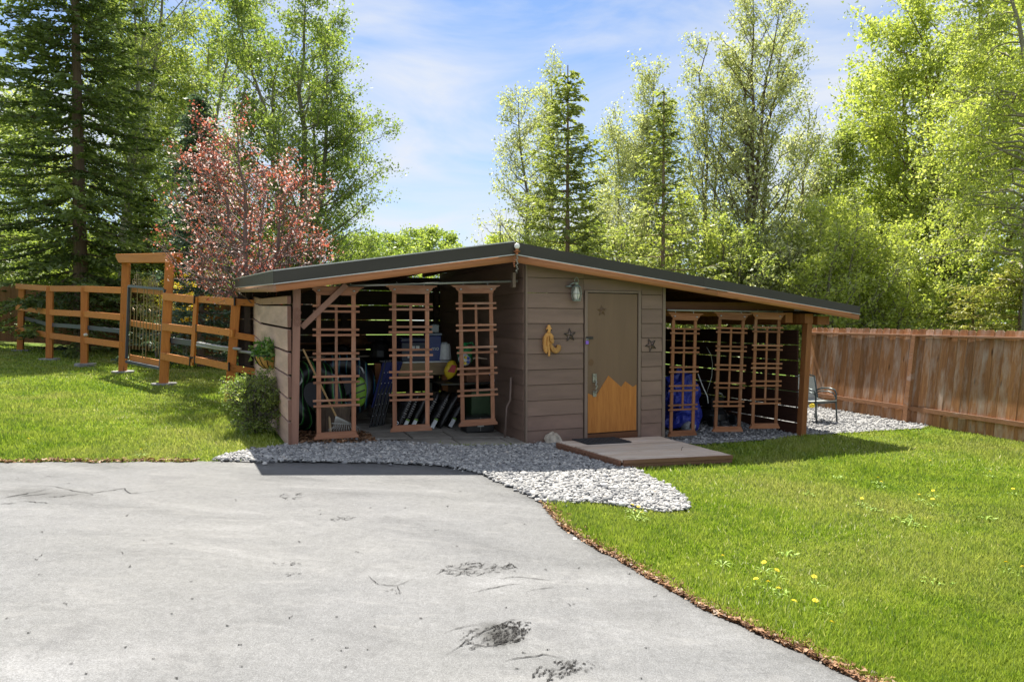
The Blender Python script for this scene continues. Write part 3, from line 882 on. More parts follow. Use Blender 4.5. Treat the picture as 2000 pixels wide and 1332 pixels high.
# --- paved floor of the left bay, slab by slab
floor = struct(sheet(left_floor, 0.010, 'bay_floor', M['edge_soil'], 0.15))
rg = random.Random(5)
w = -0.12; row = 0
while w < 3.4:
    dw = rg.choice([0.45, 0.6, 0.5]); s = -2.35 + (row % 2) * 0.2
    if row == 0: s = -1.75
    while s < -0.15:
        ds = rg.choice([0.6, 0.75, 0.9]); s1 = min(s + ds, -0.03)
        if row == 0: s1 = min(s + ds, 0.0)
        q = [(s + .012, w + .012 + rg.uniform(0, .02)), (s1 - .012, w + .012 + rg.uniform(0, .02)), (s1 - .012, w + dw - .012), (s + .012, w + dw - .012)]
        lo = [S(a, c, gs(a, c) + 0.012) for a, c in q]; hi = [S(a, c, gs(a, c) + 0.040 + rg.uniform(0, .006)) for a, c in q]
        o = B().hexa(lo + hi).build('paving_slab', M['paver'], floor, bevel=0.006)
        s = s1 + 0.002
    w += dw; row += 1
# ------------------------------------------------------------------ sliding trellis panels
def make_trellis(label, mh, mv):
    t = thing('trellis_panel', label, 'trellis', (0, 0, 0), YAW, 'sliding trellis panels hung across the shed bays')
    for s in (-1, 1):
        B().box(s * 0.222 - 0.028, s * 0.222 + 0.028, -0.012, 0.012, -1.88, -0.085).build('stile', mv, t, bevel=0.002)
    B().box(-0.017, 0.017, -0.010, 0.008, -1.53, -0.236).build('middle_bar', mv, t)
    hd = [(-.325, 0), (.325, 0), (.325, -.012), (.297, -.016), (.290, -.036), (.276, -.055), (.254, -.068), (.25, -.10), (-.25, -.10), (-.254, -.068), (-.276, -.055), (-.290, -.036), (-.297, -.016), (-.325, -.012)]
    B().prism(hd, -0.030, -0.013).build('header', mh, t, bevel=0.002)
    B().box(-.35, .35, -0.045, 0.03, 0.0, 0.014).build('cap', mh, t)
    sl = B().box(-0.295, 0.295, -0.026, -0.0125, -0.014, 0.014).mesh('slat', mh)
    rg = random.Random(len(label))
    for z in (.238, .308, .542, .613, .85, .925, 1.148, 1.224, 1.456, 1.527):
        o = link('slat', sl, t); o.location = (rg.uniform(-.004, .004), 0, -z); o.rotation_euler = (0, rg.uniform(-.006, .006), 0)
    ft = [(-.25, -1.868), (.25, -1.868), (.255, -1.90), (.28, -1.925), (.283, -1.955), (-.283, -1.955), (-.28, -1.925), (-.255, -1.90)]
    B().prism(ft, -0.034, 0.012).build('bottom_board', mh, t, bevel=0.002)
    hk = B()
    for s in (-1, 1):
        hk.lathe([(0, .016), (.016, .016), (.018, 0)], 8, (s * .222, -0.032, -0.05))
        hk.tube([(s * .18, 0, .012), (s * .18, 0, .045), (s * .19, 0, .06)], .006, 5)
    hk.build('hanger_bolt', M['galv'], t)
    return t
specs = [
    (656.5, 562, -0.004, 0.0, 'brown trellis panel farthest left, in front of the rake and log', 0),
    (802, 560, 0.0, -0.10, 'brown trellis panel in front of the leaning soil bags', 0),
    (928.5, 559.5, 0.018, -0.06, 'brown trellis panel beside the closed room, in front of the dark green bin', 0),
    (1337, 613.5, -0.022, 0.05, 'orange brown trellis panel in front of the blue tarp', 1),
    (1429, 613, -0.036, -0.12, 'orange brown trellis panel in front of the lawn mower handle', 1),
    (1499, 612.5, -0.024, -0.16, 'orange brown trellis panel nearest the right corner post', 1)]
protos = {}
for px, py, lean, yaw, label, kind in specs:
    if kind not in protos:
        o = make_trellis(label, M['trellis_o' if kind else 'trellis'], M['trellis_ov' if kind else 'trellis_v']); protos[kind] = o
    else:
        o = copy_tree(protos[kind]); o['label'] = label
    s, z = sz(px, py, 0.10); p = S(s, 0.10, z)
    o.location = p; o.rotation_euler = (0, -lean, YAW + yaw)

# ------------------------------------------------------------------ things fixed to the room front
def wall_thing(name, label, cat, s, z, w=-0.016, group=None):
    return thing(name, label, cat, S(s, w, z), YAW, group)
# carved squirrel
def zp(x, y): return sz(1040 + x / 14.8, 620 + y / 14.8, -0.02)
s0, z0 = zp(440, 620)
sq = wall_thing('squirrel_carving', 'carved orange wooden squirrel climbing the siding left of the door', 'wall ornament', s0, z0)
def zr(pts): return [(zp(x, y)[0] - s0, zp(x, y)[1] - z0) for x, y in pts]
B().prism(zr([(300, 560), (360, 470), (420, 420), (475, 420), (540, 470), (590, 540), (585, 640), (560, 760), (500, 800), (480, 1000), (395, 1000), (330, 930), (290, 800), (285, 660)]), -0.035, 0.0).build('body', M['carved'], sq, bevel=0.008)
hd = B().prism(zr([(445, 200), (478, 235), (500, 300), (530, 335), (490, 372), (480, 430), (445, 445), (410, 430), (400, 372), (358, 335), (395, 300), (415, 235)]), -0.055, -0.010).build('head', M['carved'], sq, bevel=0.008)
ey_ = B()
for x in (385, 497):
    q = zr([(x, 362)])[0]; ey_.blob((q[0], -0.058, q[1]), .011, .006, .011, 1, 0.0, 8)
ey_.build('eye', M['black_metal'], hd)
for pts in ([(285, 540), (335, 500), (355, 560), (345, 800), (395, 830), (400, 960), (365, 1050), (300, 985), (270, 880), (285, 740)],
            [(450, 530), (475, 545), (490, 600), (585, 640), (575, 740), (545, 760), (470, 690), (445, 600)],
            [(400, 560), (430, 545), (425, 700), (445, 900), (475, 960), (465, 1110), (440, 1130), (415, 1095), (415, 960), (385, 760)]):
    B().prism(zr(pts), -0.060, -0.030).build('limb', M['carved'], sq, bevel=0.006)
B().prism(zr([(470, 760), (520, 745), (560, 800), (600, 860), (650, 890), (690, 860), (665, 800), (720, 785), (790, 800), (800, 860), (790, 930), (740, 990), (680, 1035), (620, 1035), (550, 1000), (500, 930), (470, 850)]), -0.05, -0.004).build('tail', M['carved'], sq, bevel=0.010)

# metal stars
def star(label, px, py, r, rot, w, mat, rib, rim='dark_metal'):
    s, z = sz(px, py, w)
    t = wall_thing('metal_star', label, 'wall star', s, z, w, 'metal stars on the shed front')
    b = B(); pts = []
    for k in range(10):
        rr = r if k % 2 == 0 else r * 0.40
        a = math.pi / 2 + k * math.pi / 5 + rot
        pts.append((rr * math.cos(a), 0.0, rr * math.sin(a)))
    c = (0, -0.028 * r / 0.09, 0)
    b.add(pts + [c], [(k, 10, (k + 1) % 10) for k in range(10)])
    b.build('star_face', mat, t)
    rb = B()
    for k in range(0, 10):
        a, c2 = pts[k], pts[(k + 1) % 10]
        rb.tube([(a[0], -.004, a[2]), (c2[0], -.004, c2[2])], rib, 5)
    for k in range(0, 10, 2):
        rb.tube([(pts[k][0], -.006, pts[k][2]), (0, c[1] - .002, 0)], rib * .8, 5)
    rb.blob((0, c[1] - 0.004, 0), .016, .010, .016, 2, .05, 8)
    rb.build('star_rim', M[rim], t)
star('dark metal star on the siding between the squirrel and the door', 1113, 654.5, 0.098, 0.10, -0.017, M['siding_trim'], 0.0045)
star('faint brown metal star high on the door', 1175.5, 607, 0.082, 0.05, -0.0135, M['door_paint'], 0.0025, 'door_paint')
star('tilted wire star on the siding right of the door', 1271, 674, 0.105, 0.42, -0.017, M['siding'], 0.0045)

# padlock
s, z = sz(1146.5, 668, -0.045)
pl = wall_thing('padlock', 'small purple padlock hanging from the door hasp', 'padlock', s, z, -0.045)
B().box(-0.023, 0.023, -0.014, 0.006, -0.036, 0.018).build('lock_body', M['purple'], pl, bevel=0.005)
B().tube([(-.015, -.004, .016), (-.015, -.004, .038), (-.008, -.004, .050), (.008, -.004, .050), (.015, -.004, .038), (.015, -.004, .016)], .0045, 6).build('shackle', M['steel'], pl, smooth=True)

# wall lantern
s, z = sz(1126, 566, -0.10)
ln = wall_thing('wall_lantern', 'greenish metal wall lantern with glass chimney left above the door', 'lantern', s, z, -0.10)
fr = B()
fr.lathe([(0, -.165), (.060, -.165), (.062, -.150), (.040, -.140), (.0, -.140)], 14)
fr.lathe([(0, .052), (.062, .045), (.066, .036), (.04, .062), (.026, .075), (.030, .10), (.012, .115), (0, .118)], 14)
for k in range(6):
    t = k * math.pi / 3 + .3
    fr.tube([(.056 * math.cos(t), .056 * math.sin(t), -.15), (.073 * math.cos(t), .073 * math.sin(t), -.085), (.073 * math.cos(t), .073 * math.sin(t), -.03), (.060 * math.cos(t), .060 * math.sin(t), .042)], .0045, 5)
rr_ = [(.074 * math.cos(k * .5236), .074 * math.sin(k * .5236), -.058) for k in range(13)]
fr.tube(rr_, .004, 5, False)
fr.build('lantern_frame', M['lamp_metal'], ln)
B().tube([(-.03, 0, .11), (-.032, 0, .15), (0, 0, .185), (.032, 0, .15), (.03, 0, .11)], .005, 6).build('bail', M['lamp_metal'], ln, smooth=True)
B().tube([(-.085, .082, .06), (-.085, .03, .075), (-.055, .0, .095), (0, 0, .10)], .008, 6).lathe([(0, .022), (.05, .018), (.055, 0)], 12, (-.085, .075, .04)).build('wall_bracket', M['lamp_metal'], ln)
B().lathe([(.030, -.14), (.050, -.09), (.052, -.05), (.034, .0), (.028, .04)], 14).build('glass_chimney', M['glass_frost'], ln, smooth=True)

# globe lamp and chimes at the roof peak
p = S(-0.27, OV - 0.05, 0)
_, zg = sz(1006, 481, OV - 0.05)
gl_ = thing('globe_lamp', 'small white globe on a copper bracket at the roof peak', 'lamp', (p.x, p.y, zg), YAW)
B().lathe([(0, -.040), (.024, -.034), (.038, -.012), (.040, .004), (.032, .026), (.014, .039), (0, .041)], 14).build('globe', M['globe'], gl_, smooth=True)
B().lathe([(0, -.115), (.015, -.115), (.018, -.09), (.045, -.075), (.048, -.066), (.022, -.060), (.026, -.036), (0, -.034)], 12).box(-.012, .012, .0, .045, -.11, -.08).build('copper_cup', M['copper'], gl_)
ch = thing('hanging_chime', 'small string of metal beads hanging below the globe at the roof peak', 'wind chime', (p.x, p.y, zg - .12), YAW)
cb = B()
for k in range(9):
    cb.blob((.012 * math.sin(k * 2.1), 0, -.02 - k * .024), .013, .013, .013, k, .1, 7)
cb.tube([(0, 0, .0), (0, 0, -.25)], .003, 4)
cb.build('bead_string', M['brass_dull'], ch)
cb2 = B()
for k in range(4):
    cb2.blob((-.035 - .01 * math.sin(k), 0, -.07 - k * .028), .014, .014, .014, k + 20, .1, 7)
cb2.build('bell', M['copper'], ch)
p = S(-0.24, 0.35, 0)
an = thing('antenna', 'thin black antenna rod standing on the roof peak', 'antenna', (p.x, p.y, 2.84), YAW)
B().tube([(0, 0, -.02), (0, 0, 0.33)], .007, 6).lathe([(.03, -.02), (.03, .0), (.012, .03)], 8).build('antenna_rod', M['black_metal'], an)

# ------------------------------------------------------------------ deck, mat, rocks
def to_sw(p): q = shed_local(p); return q.x, q.y
dk = [to_sw(gp(1090, 862, 0.13)), to_sw(gp(1216, 898, 0.125)), to_sw(gp(1429, 888, 0.13)), to_sw(gp(1287, 851.5, 0.115))]
dz_ = [g(gp(1090, 862, 0.13).x) + .13, g(gp(1216, 898, 0.125).x) + .125, g(gp(1429, 888, 0.13).x) + .13, g(gp(1287, 851.5, 0.115).x) + .115]
deck = thing('deck_platform', 'weathered low wooden deck platform in front of the door', 'deck', S(1.3, -0.7, -0.1), YAW)
o_s, o_w = 1.3, -0.7
def dq(u, v):                 # u along the front, v from back (0) to front (1)
    a = [dk[0][i] * (1 - u) + dk[3][i] * u for i in (0, 1)]; c = [dk[1][i] * (1 - u) + dk[2][i] * u for i in (0, 1)]
    z = (dz_[0] * (1 - u) + dz_[3] * u) * (1 - v) + (dz_[1] * (1 - u) + dz_[2] * u) * v
    return (a[0] * (1 - v) + c[0] * v - o_s, a[1] * (1 - v) + c[1] * v - o_w, z + 0.1)
nb = 11
rg = random.Random(8)
for i in range(nb):
    v0 = i / nb + 0.004; v1 = (i + 1) / nb - 0.004; e = rg.uniform(-.004, .004)
    q = [dq(e, v1), dq(1 + e, v1), dq(1 + e, v0), dq(e, v0)]; lo = [(a, c, z - .036) for a, c, z in q]; dzb = rg.uniform(-.002, .002)
    B().hexa(lo + [(a, c, z + dzb) for a, c, z in q]).build('deck_board', M['deck'], deck, bevel=0.004)
def rim(u0, v0, u1, v1, name):
    a = Vector(dq(u0, v0)); c = Vector(dq(u1, v1)); dn = Vector((0, 0, -.09))
    B().beam(a + dn, c + dn, .04, .105).build(name, M['deck_edge'], deck, bevel=0.003)
for _dz, _h, _v in ((-.026, .048, 1.006), (-.078, .05, .998)):
    a = Vector(dq(0.0, _v)) + Vector((0, 0, _dz)); c = Vector(dq(1.0, _v)) + Vector((0, 0, _dz)); B().beam(a, c, .034, _h).build('front_trim', M['deck_edge'], deck, bevel=.003)
    a = Vector(dq(-.012, 0)) + Vector((0, 0, _dz - .012)); c = Vector(dq(-.012, .99)) + Vector((0, 0, _dz - .012)); B().beam(a, c, .03, _h).build('side_trim', M['deck_edge'], deck, bevel=.003)
rim(0.02, .95, .985, .95, 'rim_joist'); rim(0.02, 0, .02, .95, 'rim_joist'); rim(.98, 0, .98, .95, 'rim_joist'); rim(.5, 0, .5, .95, 'rim_joist')
nl = Vector(dq(.72, .72)); B().tube([nl, nl + Vector((.012, 0, .045)), nl + Vector((.03, 0, .043))], .004, 5).build('bent_nail', M['dark_metal'], deck)

mq = [to_sw(gp(x, y, 0.13)) for x, y in ((1148, 868.5), (1234, 864), (1198, 854), (1116, 859))]
cs = sum(q[0] for q in mq) / 4; cw = sum(q[1] for q in mq) / 4
def deck_z(s, w_):
    v = (dk[0][1] - w_) / (dk[0][1] - dk[1][1]); u = (s - dk[0][0]) / (dk[3][0] - dk[0][0])
    return dq(min(1, max(0, u)), min(1, max(0, v)))[2] - 0.1
dm = thing('doormat', 'black rubber doormat lying on the deck by the door', 'doormat', S(cs, cw, deck_z(cs, cw) + .004), YAW)
def mz(q): return deck_z(*q) - deck_z(cs, cw)
lo = [(q[0] - cs, q[1] - cw, mz(q)) for q in mq]; hi = [(a, c, z + .014) for a, c, z in lo]
B().hexa(lo + hi).build('mat_base', M['mat_rubber'], dm, bevel=0.004)
ib = B()
for i in range(9):
    for j in range(5):
        u, v = (i + .5) / 9, (j + .5) / 5
        c = [(lo[0][k] * (1 - u) + lo[1][k] * u) * (1 - v) + (lo[3][k] * (1 - u) + lo[2][k] * u) * v for k in range(3)]
        ib.box(c[0] - .026, c[0] + .026, c[1] - .022, c[1] + .022, c[2] + .013, c[2] + .018)
stuff(ib.build('mat_studs', M['mat_rubber'], dm))

def rock(label, px, py, y_off, rx, ry, rz_, seed, mat):
    p = gp(px, py)
    o = B().blob((0, 0, rz_ * .55), rx, ry, rz_, seed, .16, 12).build('rock', mat, None, smooth=False, bevel=.006)
    o.location = (p.x, p.y + y_off, p.z); o.rotation_euler = (0.1, -.12, seed)
    return tag(o, label, 'rock')
rock('large tan rock wedged between the shed corner and the deck', 1081, 872, 0.12, .155, .12, .115, 4, M['rock'])
rock('flat grey stone at the back right corner of the deck', 1264, 853, 0.1, .085, .07, .055, 9, M['rock_grey'])
rock('pointed white stone at the back right corner of the deck', 1281, 853.5, 0.12, .07, .055, .085, 13, M['rock_white'])
rock('small white pebble on the driveway edge by the lawn', 1122, 1053, -0.02, .022, .018, .013, 3, M['rock_white'])

# ------------------------------------------------------------------ board fence on the right
fA = gp(1600, 797); fC = gp(2000, 865)
fd = (fC - fA); fd.z = 0; flen = fd.length; fd.normalize()
fn = Vector((-fd.y, fd.x, 0))
if fn.x < 0: fn = -fn                                       # outward, away from the lawn
def fz(t):                                                 # bottom height
    p = fA + fd * t; return g(p.x) + 0.02
FH = 1.90
tilt = R(7.0); fup = Vector((0, 0, math.cos(tilt))) + fn * math.sin(tilt)
fence = thing('board_fence', 'weathered brown board fence with dog eared pickets on the right', 'fence', (fA.x, fA.y, g(fA.x)), 0)
fq = fn * math.cos(tilt) - Vector((0, 0, math.sin(tilt)))
rotm = Matrix(((fd.x, fq.x, fup.x, 0), (fd.y, fq.y, fup.y, 0), (fd.z, fq.z, fup.z, 0), (0, 0, 0, 1)))
pw = flen / 27.0
variants = []
for k in range(4):
    hw = pw / 2 - 0.002; h = FH; e = 0.026 + .005 * k
    variants.append(B().prism([(-hw, 0), (hw, 0), (hw, h - e), (hw - e, h), (-hw + e, h), (-hw, h - e)], -.009, .009).mesh('picket', M['fence']))
rg = random.Random(21)
inv = Matrix.Translation(fence.location).inverted()
npk = int((flen + 5.5) / pw)
for k in range(-3, npk - 3):
    t = (k + .5) * pw
    p = fA + fd * t; p.z = fz(t) + rg.uniform(-.012, .006)
    o = link('picket', rg.choice(variants), fence)
    tw = Matrix.Rotation(rg.uniform(-.006, .006), 4, 'Y') @ Matrix.Rotation(rg.uniform(-.02, .02), 4, 'Z')
    o.matrix_local = inv @ Matrix.Translation(p + fn * rg.uniform(0, .006)) @ rotm @ tw
def frail(t0, t1, hh, wd, dp, name, off=-0.012):
    a = fA + fd * t0; a.z = fz(t0); c = fA + fd * t1; c.z = fz(t1)
    a += fup * hh + fn * (off - dp / 2); c += fup * hh + fn * (off - dp / 2)
    b = B(); d = (c - a)
    n_ = Matrix.Translation(-fence.location)
    b.beam(n_ @ a, n_ @ c, dp, wd, up=fup)
    return b.build(name, M['fence_rail'], fence, bevel=.003)
tpost = [None]
def t_of(px, py):
    q = gp(px, py) - fA; return q.dot(fd)
tp = t_of(1781, 826)
for (t0, t1) in ((-0.6, tp - .05), (tp + .05, tp + 2.44), (tp + 2.46, flen + 3.5)):
    frail(t0, t1, FH - .135, .038, .09, 'fence_rail')
    frail(t0, t1, .29, .088, .038, 'fence_rail')
for t in (tp, tp + 2.45, tp + 4.9):
    a = fA + fd * t; a.z = fz(t) - .1
    n_ = Matrix.Translation(-fence.location)
    B().beam(n_ @ (a - fn * .062), n_ @ (a + fup * (FH - .02) - fn * .062), .095, .10, up=fd).build('fence_post', M['fence_rail'], fence, bevel=.004)

# ------------------------------------------------------------------ rail fence and gates on the left
def base(px, py): return gp(px, py)
def zy(py, px, Y): return at(px, py, Y).z
P = {40: base(40, 686), 97: base(97, 703), 165: base(165, 716), 240: base(240, 728), 320: base(320, 752), 447: base(447, 787)}
top_px = {40: (44, 556), 97: (98, 558), 165: (166, 559), 447: (462, 585)}
def world_post(parent, p, q, w, mat, name='post'):
    b = B(); b.beam(p - parent.location, q - parent.location, w, w, up=(.35, -.94, 0))
    return b.build(name, mat, parent, bevel=.006)
def rails_between(parent, a, c, segs, wd=.14, dp=.04, front=True, mat='rail', name='rail'):
    """rails from post a to post c; segs: ((px, py), (px, py)) centre line points seen at either end"""
    for (q0, q1) in segs:
        A_ = at(q0[0], q0[1], a.y - .09); C_ = at(q1[0], q1[1], c.y - .09)
        b = B(); b.beam(A_ - parent.location, C_ - parent.location, dp, wd)
        b.build(name, M[mat], parent, bevel=.004)
lf = thing('rail_fence', 'orange stained three rail fence left of the arbor gate', 'fence', tuple(P[97]), 0)
for k in (40, 97, 165):
    q = at(top_px[k][0], top_px[k][1] + 2, P[k].y); world_post(lf, P[k] + Vector((0, 0, .05)), q, .15, M['rail_post'])
rails_between(lf, P[40], P[97], [((32, 559), (98, 564)), ((32, 600), (98, 610)), ((31, 642), (98, 655.5))], .15)
rails_between(lf, P[97], P[165], [((98.5, 564), (166, 564.5)), ((98.5, 610), (166, 613.5)), ((98.5, 655.5), (166, 664.5))], .15)
rails_between(lf, P[165], P[240], [((166.5, 564.5), (241.5, 567.5)), ((166.5, 613.5), (240.5, 620)), ((166.5, 664.5), (239, 674))], .15)
for (a, c, q0, q1) in ((40, 97, (48, 621), (97, 634)), (97, 165, (97, 634), (165, 639)), (165, 240, (165, 639), (238, 647))):
    A_ = at(q0[0], q0[1], P[a].y + .10); C_ = at(q1[0], q1[1], P[c].y + .10)
    B().beam(A_ - lf.location, C_ - lf.location, .05, .10).build('dark_rail', M['navy'], lf)
# arbor
ar = thing('gate_arbor', 'orange timber arbor of two tall posts and a lintel over the iron gate', 'arbor', tuple(P[240]), 0)
gl0, gl1 = at(247, 512, P[240].y), at(332, 512, P[320].y)
world_post(ar, P[240] + Vector((0, 0, .04)), gl0, .165, M['rail_post']); world_post(ar, P[320] + Vector((0, 0, .04)), gl1, .165, M['rail_post'])
la = at(234, 505.5, P[240].y - .02); lc = at(349, 504, P[320].y - .02)
d_ = (lc - la).normalized(); L_ = (lc - la).length
lt = B(); lt.prism([(0, .10), (L_, .10), (L_, .03), (L_ - .16, -.10), (.16, -.10), (0, .03)], -.09, .09)
lo_ = lt.build('lintel', M['rail'], ar, bevel=.006)
xax = d_; yax = Vector((-d_.y, d_.x, 0)).normalized(); zax = xax.cross(yax)
lo_.matrix_local = Matrix.Translation(la - ar.location) @ Matrix(((xax.x, yax.x, zax.x, 0), (xax.y, yax.y, zax.y, 0), (xax.z, yax.z, zax.z, 0), (0, 0, 0, 1)))
# iron gate between the arbor posts
ig = thing('iron_gate', 'ornate bronze iron gate with scrolls hung in the arbor', 'gate', tuple((P[240] + P[320]) / 2), 0)
def gq(px, py):            # a photo position on the gate plane
    d = ray(px, py); a, c = P[240], P[320]
    e = Vector((c.x - a.x, c.y - a.y, 0)); n = Vector((-e.y, e.x, 0)); n.normalize()
    cpos = Vector((0, 0, H_EYE)); k = ((a - cpos).dot(n)) / Vector(d).dot(n)
    return cpos + Vector(d) * k - ig.location
fb = B()
fb.beam(gq(252, 559), gq(247, 700), .05, .05); fb.beam(gq(252, 559), gq(322, 565), .05, .05); fb.beam(gq(247, 706), gq(314, 720), .05, .06); fb.beam(gq(322, 565), gq(313, 720), .045, .045)
fb.build('gate_frame', M['navy'], ig)
for q0, q1, hh in (((251, 565), (321, 571), .13), ((249, 631), (318, 642), .13), ((247.5, 698), (313, 711.5), .13)):
    off = Vector((.03, .08, 0)); B().beam(gq(*q0) + off, gq(*q1) + off, .035, hh).build('gate_rail', M['rail'], ig)
for k in range(10):
    f = k / 9; x0 = 256.5 + f * 56.5; tp_ = 557.5 + f * 6
    short = k in (1, 3, 6, 8)
    y0 = tp_ if not short else 607
    lb = 693 if k in (0, 9) else (700 if k in (4, 5) else 682 + f * 5)
    B().tube([gq(x0, y0), gq(x0 - 3.2, lb)], .009, 5).build('baluster', M['iron_gold'], ig)
def arc(cx, cy, r0, a0, a1, n=10, sq_=1.0):
    return [gq(cx + r0 * math.cos(a0 + (a1 - a0) * i / n) * sq_, cy - r0 * math.sin(a0 + (a1 - a0) * i / n)) for i in range(n + 1)]
for cx in (267.5, 299.5):
    yy = 600 + (cx - 267) * .08
    for sg in (-1, 1):
        sc_ = B(); sc_.tube([gq(cx, yy + 8), gq(cx + sg * 1.0, yy + 1)] + arc(cx + sg * 4.2, yy, 4.0, math.pi if sg > 0 else 0, -0.3 if sg > 0 else math.pi + .3, 8) + arc(cx + sg * 6.8, yy + 5, 1.9, 1.5, 1.5 - sg * 6.5, 8), .008, 5); sc_.build('scroll', M['iron_gold'], ig)
    yt = 548 + (cx - 267) * .08
    sc_ = B()
    for sg in (-1, 1):
        sc_.tube([gq(cx + sg * 8.5, yt + 11), gq(cx + sg * 8, yt + 3)] + arc(cx + sg * 5.5, yt, 3.0, 0 if sg > 0 else math.pi, math.pi if sg > 0 else 0, 7), .007, 5)
        sc_.tube([gq(cx + sg * 4, yt + 10), gq(cx + sg * 4, yt - 6)] + arc(cx + sg * 1.8, yt - 9, 2.6, 0 if sg > 0 else math.pi, math.pi * .9 if sg > 0 else .1, 6), .007, 5)
        sc_.tube(arc(cx + sg * 5, yt + 5, 2.5, 0, 6.28, 8), .006, 5)
    sc_.tube([gq(cx, yt + 11), gq(cx, yt - 19)], .008, 5).build('finial', M['iron_gold'], ig)
B().beam(gq(316, 668), gq(313.5, 727), .03, .03).build('drop_bolt', M['black_metal'], ig)
# stone pads under the posts
for k, lab in ((40, 'flat slate pad under the farthest left fence post'), (97, 'flat slate pad under the second fence post from the left'), (165, 'thick stacked slate pad under the third fence post'),
               (240, 'flat slate pad under the left arbor post'), (320, 'flat slate pad under the right arbor post')):
    o = thing('stone_pad', lab, 'paving stone', tuple(P[k]), k * .7, 'slate pads under the fence posts')
    rg = random.Random(k)
    pts = [(.28 * rg.uniform(.85, 1.1) * math.cos(t * .785), .25 * rg.uniform(.85, 1.1) * math.sin(t * .785)) for t in range(8)]
    B().prism(pts, -.02, .045, 'z').build('slate', M['slate'], o, bevel=.008)
    if k == 165:
        o.children[0].location.z = .04
        B().prism([(a * 1.02 + .02, c * 1.05) for a, c in pts], -.03, .025, 'z').build('slate', M['slate'], o, bevel=.008)
# rails right of the arbor, the little rail gate, last post and rails to the shed
rf2 = thing('rail_fence', 'orange stained three rail fence between the arbor and the shed', 'fence', tuple(P[447]), 0)
q = at(*top_px[447], P[447].y); world_post(rf2, P[447] - Vector((0, 0, .02)), q, .15, M['rail_post'])
mid_y = P[320].y + (P[447].y - P[320].y) * (382 - 325) / (447 - 325)
pm = Vector((at(382, 640, mid_y).x, mid_y, 0))
rails_between(rf2, P[320], pm, [((319.5, 579), (383, 586)), ((318, 638), (380, 646)), ((315, 695), (377, 707))], .15)
sp_ = S(*lw(4.2), 0)
end = Vector((sp_.x, sp_.y - .05, 0))
rails_between(rf2, P[447], end, [((461, 590), (501, 592.5)), ((448, 653), (503, 662)), ((450, 718), (500, 726.5))], .115)
A_ = at(331, 664, P[320].y + .1); C_ = at(381, 671, mid_y + .1); B().beam(A_ - rf2.location, C_ - rf2.location, .05, .11).build('dark_rail', M['navy'], rf2)
rgt = thing('rail_gate', 'small orange rail gate with black strap hinges beside the shed', 'gate', tuple(pm + Vector((0, 0, .4))), 0)
off = rgt.location
gy0, gy1 = mid_y - .14, P[447].y - .13
B().beam(at(384, 580, gy0) - off, at(376.5, 708, gy0) - off, .05, .10, up=(1, -.5, 0)).build('upright', M['rail_post'], rgt, bevel=.003)
for q0, q1 in (((388, 584.5), (459, 590)), ((384, 640.5), (456, 651)), ((381, 702), (447.5, 716.5))):
    B().beam(at(*q0, gy0) - off, at(*q1, gy1) - off, .04, .125).build('rail', M['rail'], rgt, bevel=.003)
for (x, y, dx_, Y) in ((390, 583, .10, gy0), (458.5, 589, .10, gy1), (381.5, 703.5, .10, gy0), (447.5, 716, .10, gy1), (384, 641, .05, gy0)):
    p = at(x, y, Y - .03) - off
    b = B().beam(p + Vector((0, 0, .075)), p - Vector((0, 0, .075)), .018, .05, up=(0, -1, 0))
    if dx_ > .08 and Y == gy0: b.beam(p + Vector((-.10, 0, .05)), p + Vector((0, 0, .05)), .016, .035).beam(p + Vector((-.10, 0, .05)), p + Vector((-.11, 0, -.10)), .016, .03, up=(0, -1, 0))
    b.build('strap_hinge', M['black_metal'], rgt)
# grey pipes laid across the rails
for i, (lab, q0, q1) in enumerate((('upper grey pipe laid across the rail gate', (386, 669.5), (470, 682)), ('lower grey pipe laid across the rail gate', (385, 674.5), (497, 689.5)))):
    A_ = at(*q0, gy0 - .07 - .03 * i); C_ = at(*q1, gy1 - .08 - .02 * i)
    o = B().tube([(0, 0, 0), (C_ - A_) * .5 + Vector((0, 0, -.012)), C_ - A_], .026, 8).build('pipe', M['pipe_grey'], None, smooth=True)
    o.location = A_; tag(o, lab, 'pipe')
# white stone on the low rail
wp = at(167.5, 654, P[165].y - .1)
o = B().blob((0, 0, 0), .055, .045, .04, 3, .12, 9).build('stone', M['rock_white'], None); o.location = wp; tag(o, 'small white stone resting on the low rail of the left fence', 'stone')
# dark board fence behind
df = thing('board_fence', 'dark brown board fence in the shade behind the left rails', 'fence', (-12, 23, g(-12)), 0)
a = Vector((-21, 23.2, 0)); c = Vector((-4.6, 22.2, 0)); dl = (c - a).length; dd = (c - a).normalized()
bm_ = [B().box(-.094, .094, -.012, .012, 0, h).mesh('fence_board', M['fence_dark']) for h in (1.86, 1.88, 1.90)]
rg = random.Random(4)
for k in range(int(dl / .195)):
    p = a + dd * (k * .195); p.z = g(p.x) + .10
    o = link('fence_board', rg.choice(bm_), df); o.location = p - df.location; o.rotation_euler = (0, rg.uniform(-.008, .008), math.atan2(dd.y, dd.x))
for hh in (.45, 1.6):
    A_ = a + Vector((0, .05, g(a.x) + hh)); C_ = c + Vector((0, .05, g(c.x) + hh)); B().beam(A_ - df.location, C_ - df.location, .04, .09).build('fence_rail', M['fence_dark'], df)
bp = B().tube([at(-20, 688, 21.6), at(60, 683, 21.6), at(130, 681, 21.6)], .06, 8).build('edging_pipe', M['black_plastic'], None, smooth=True)
tag(bp, 'black plastic edging pipe along the foot of the dark fence', 'pipe')
# ------------------------------------------------------------------ things stored in the left bay
def bay(name, label, cat, px, py, w, group=None, on_floor=False):
    s, z = sz(px, py, w)
    if on_floor: z = gs(s, w) + .04
    t = thing(name, label, cat, S(s, w, z), YAW, group); t['_s'] = 0
    del t['_s']
    return t, s, z
def cm(name, col, **k): return plain(name, col, **k)

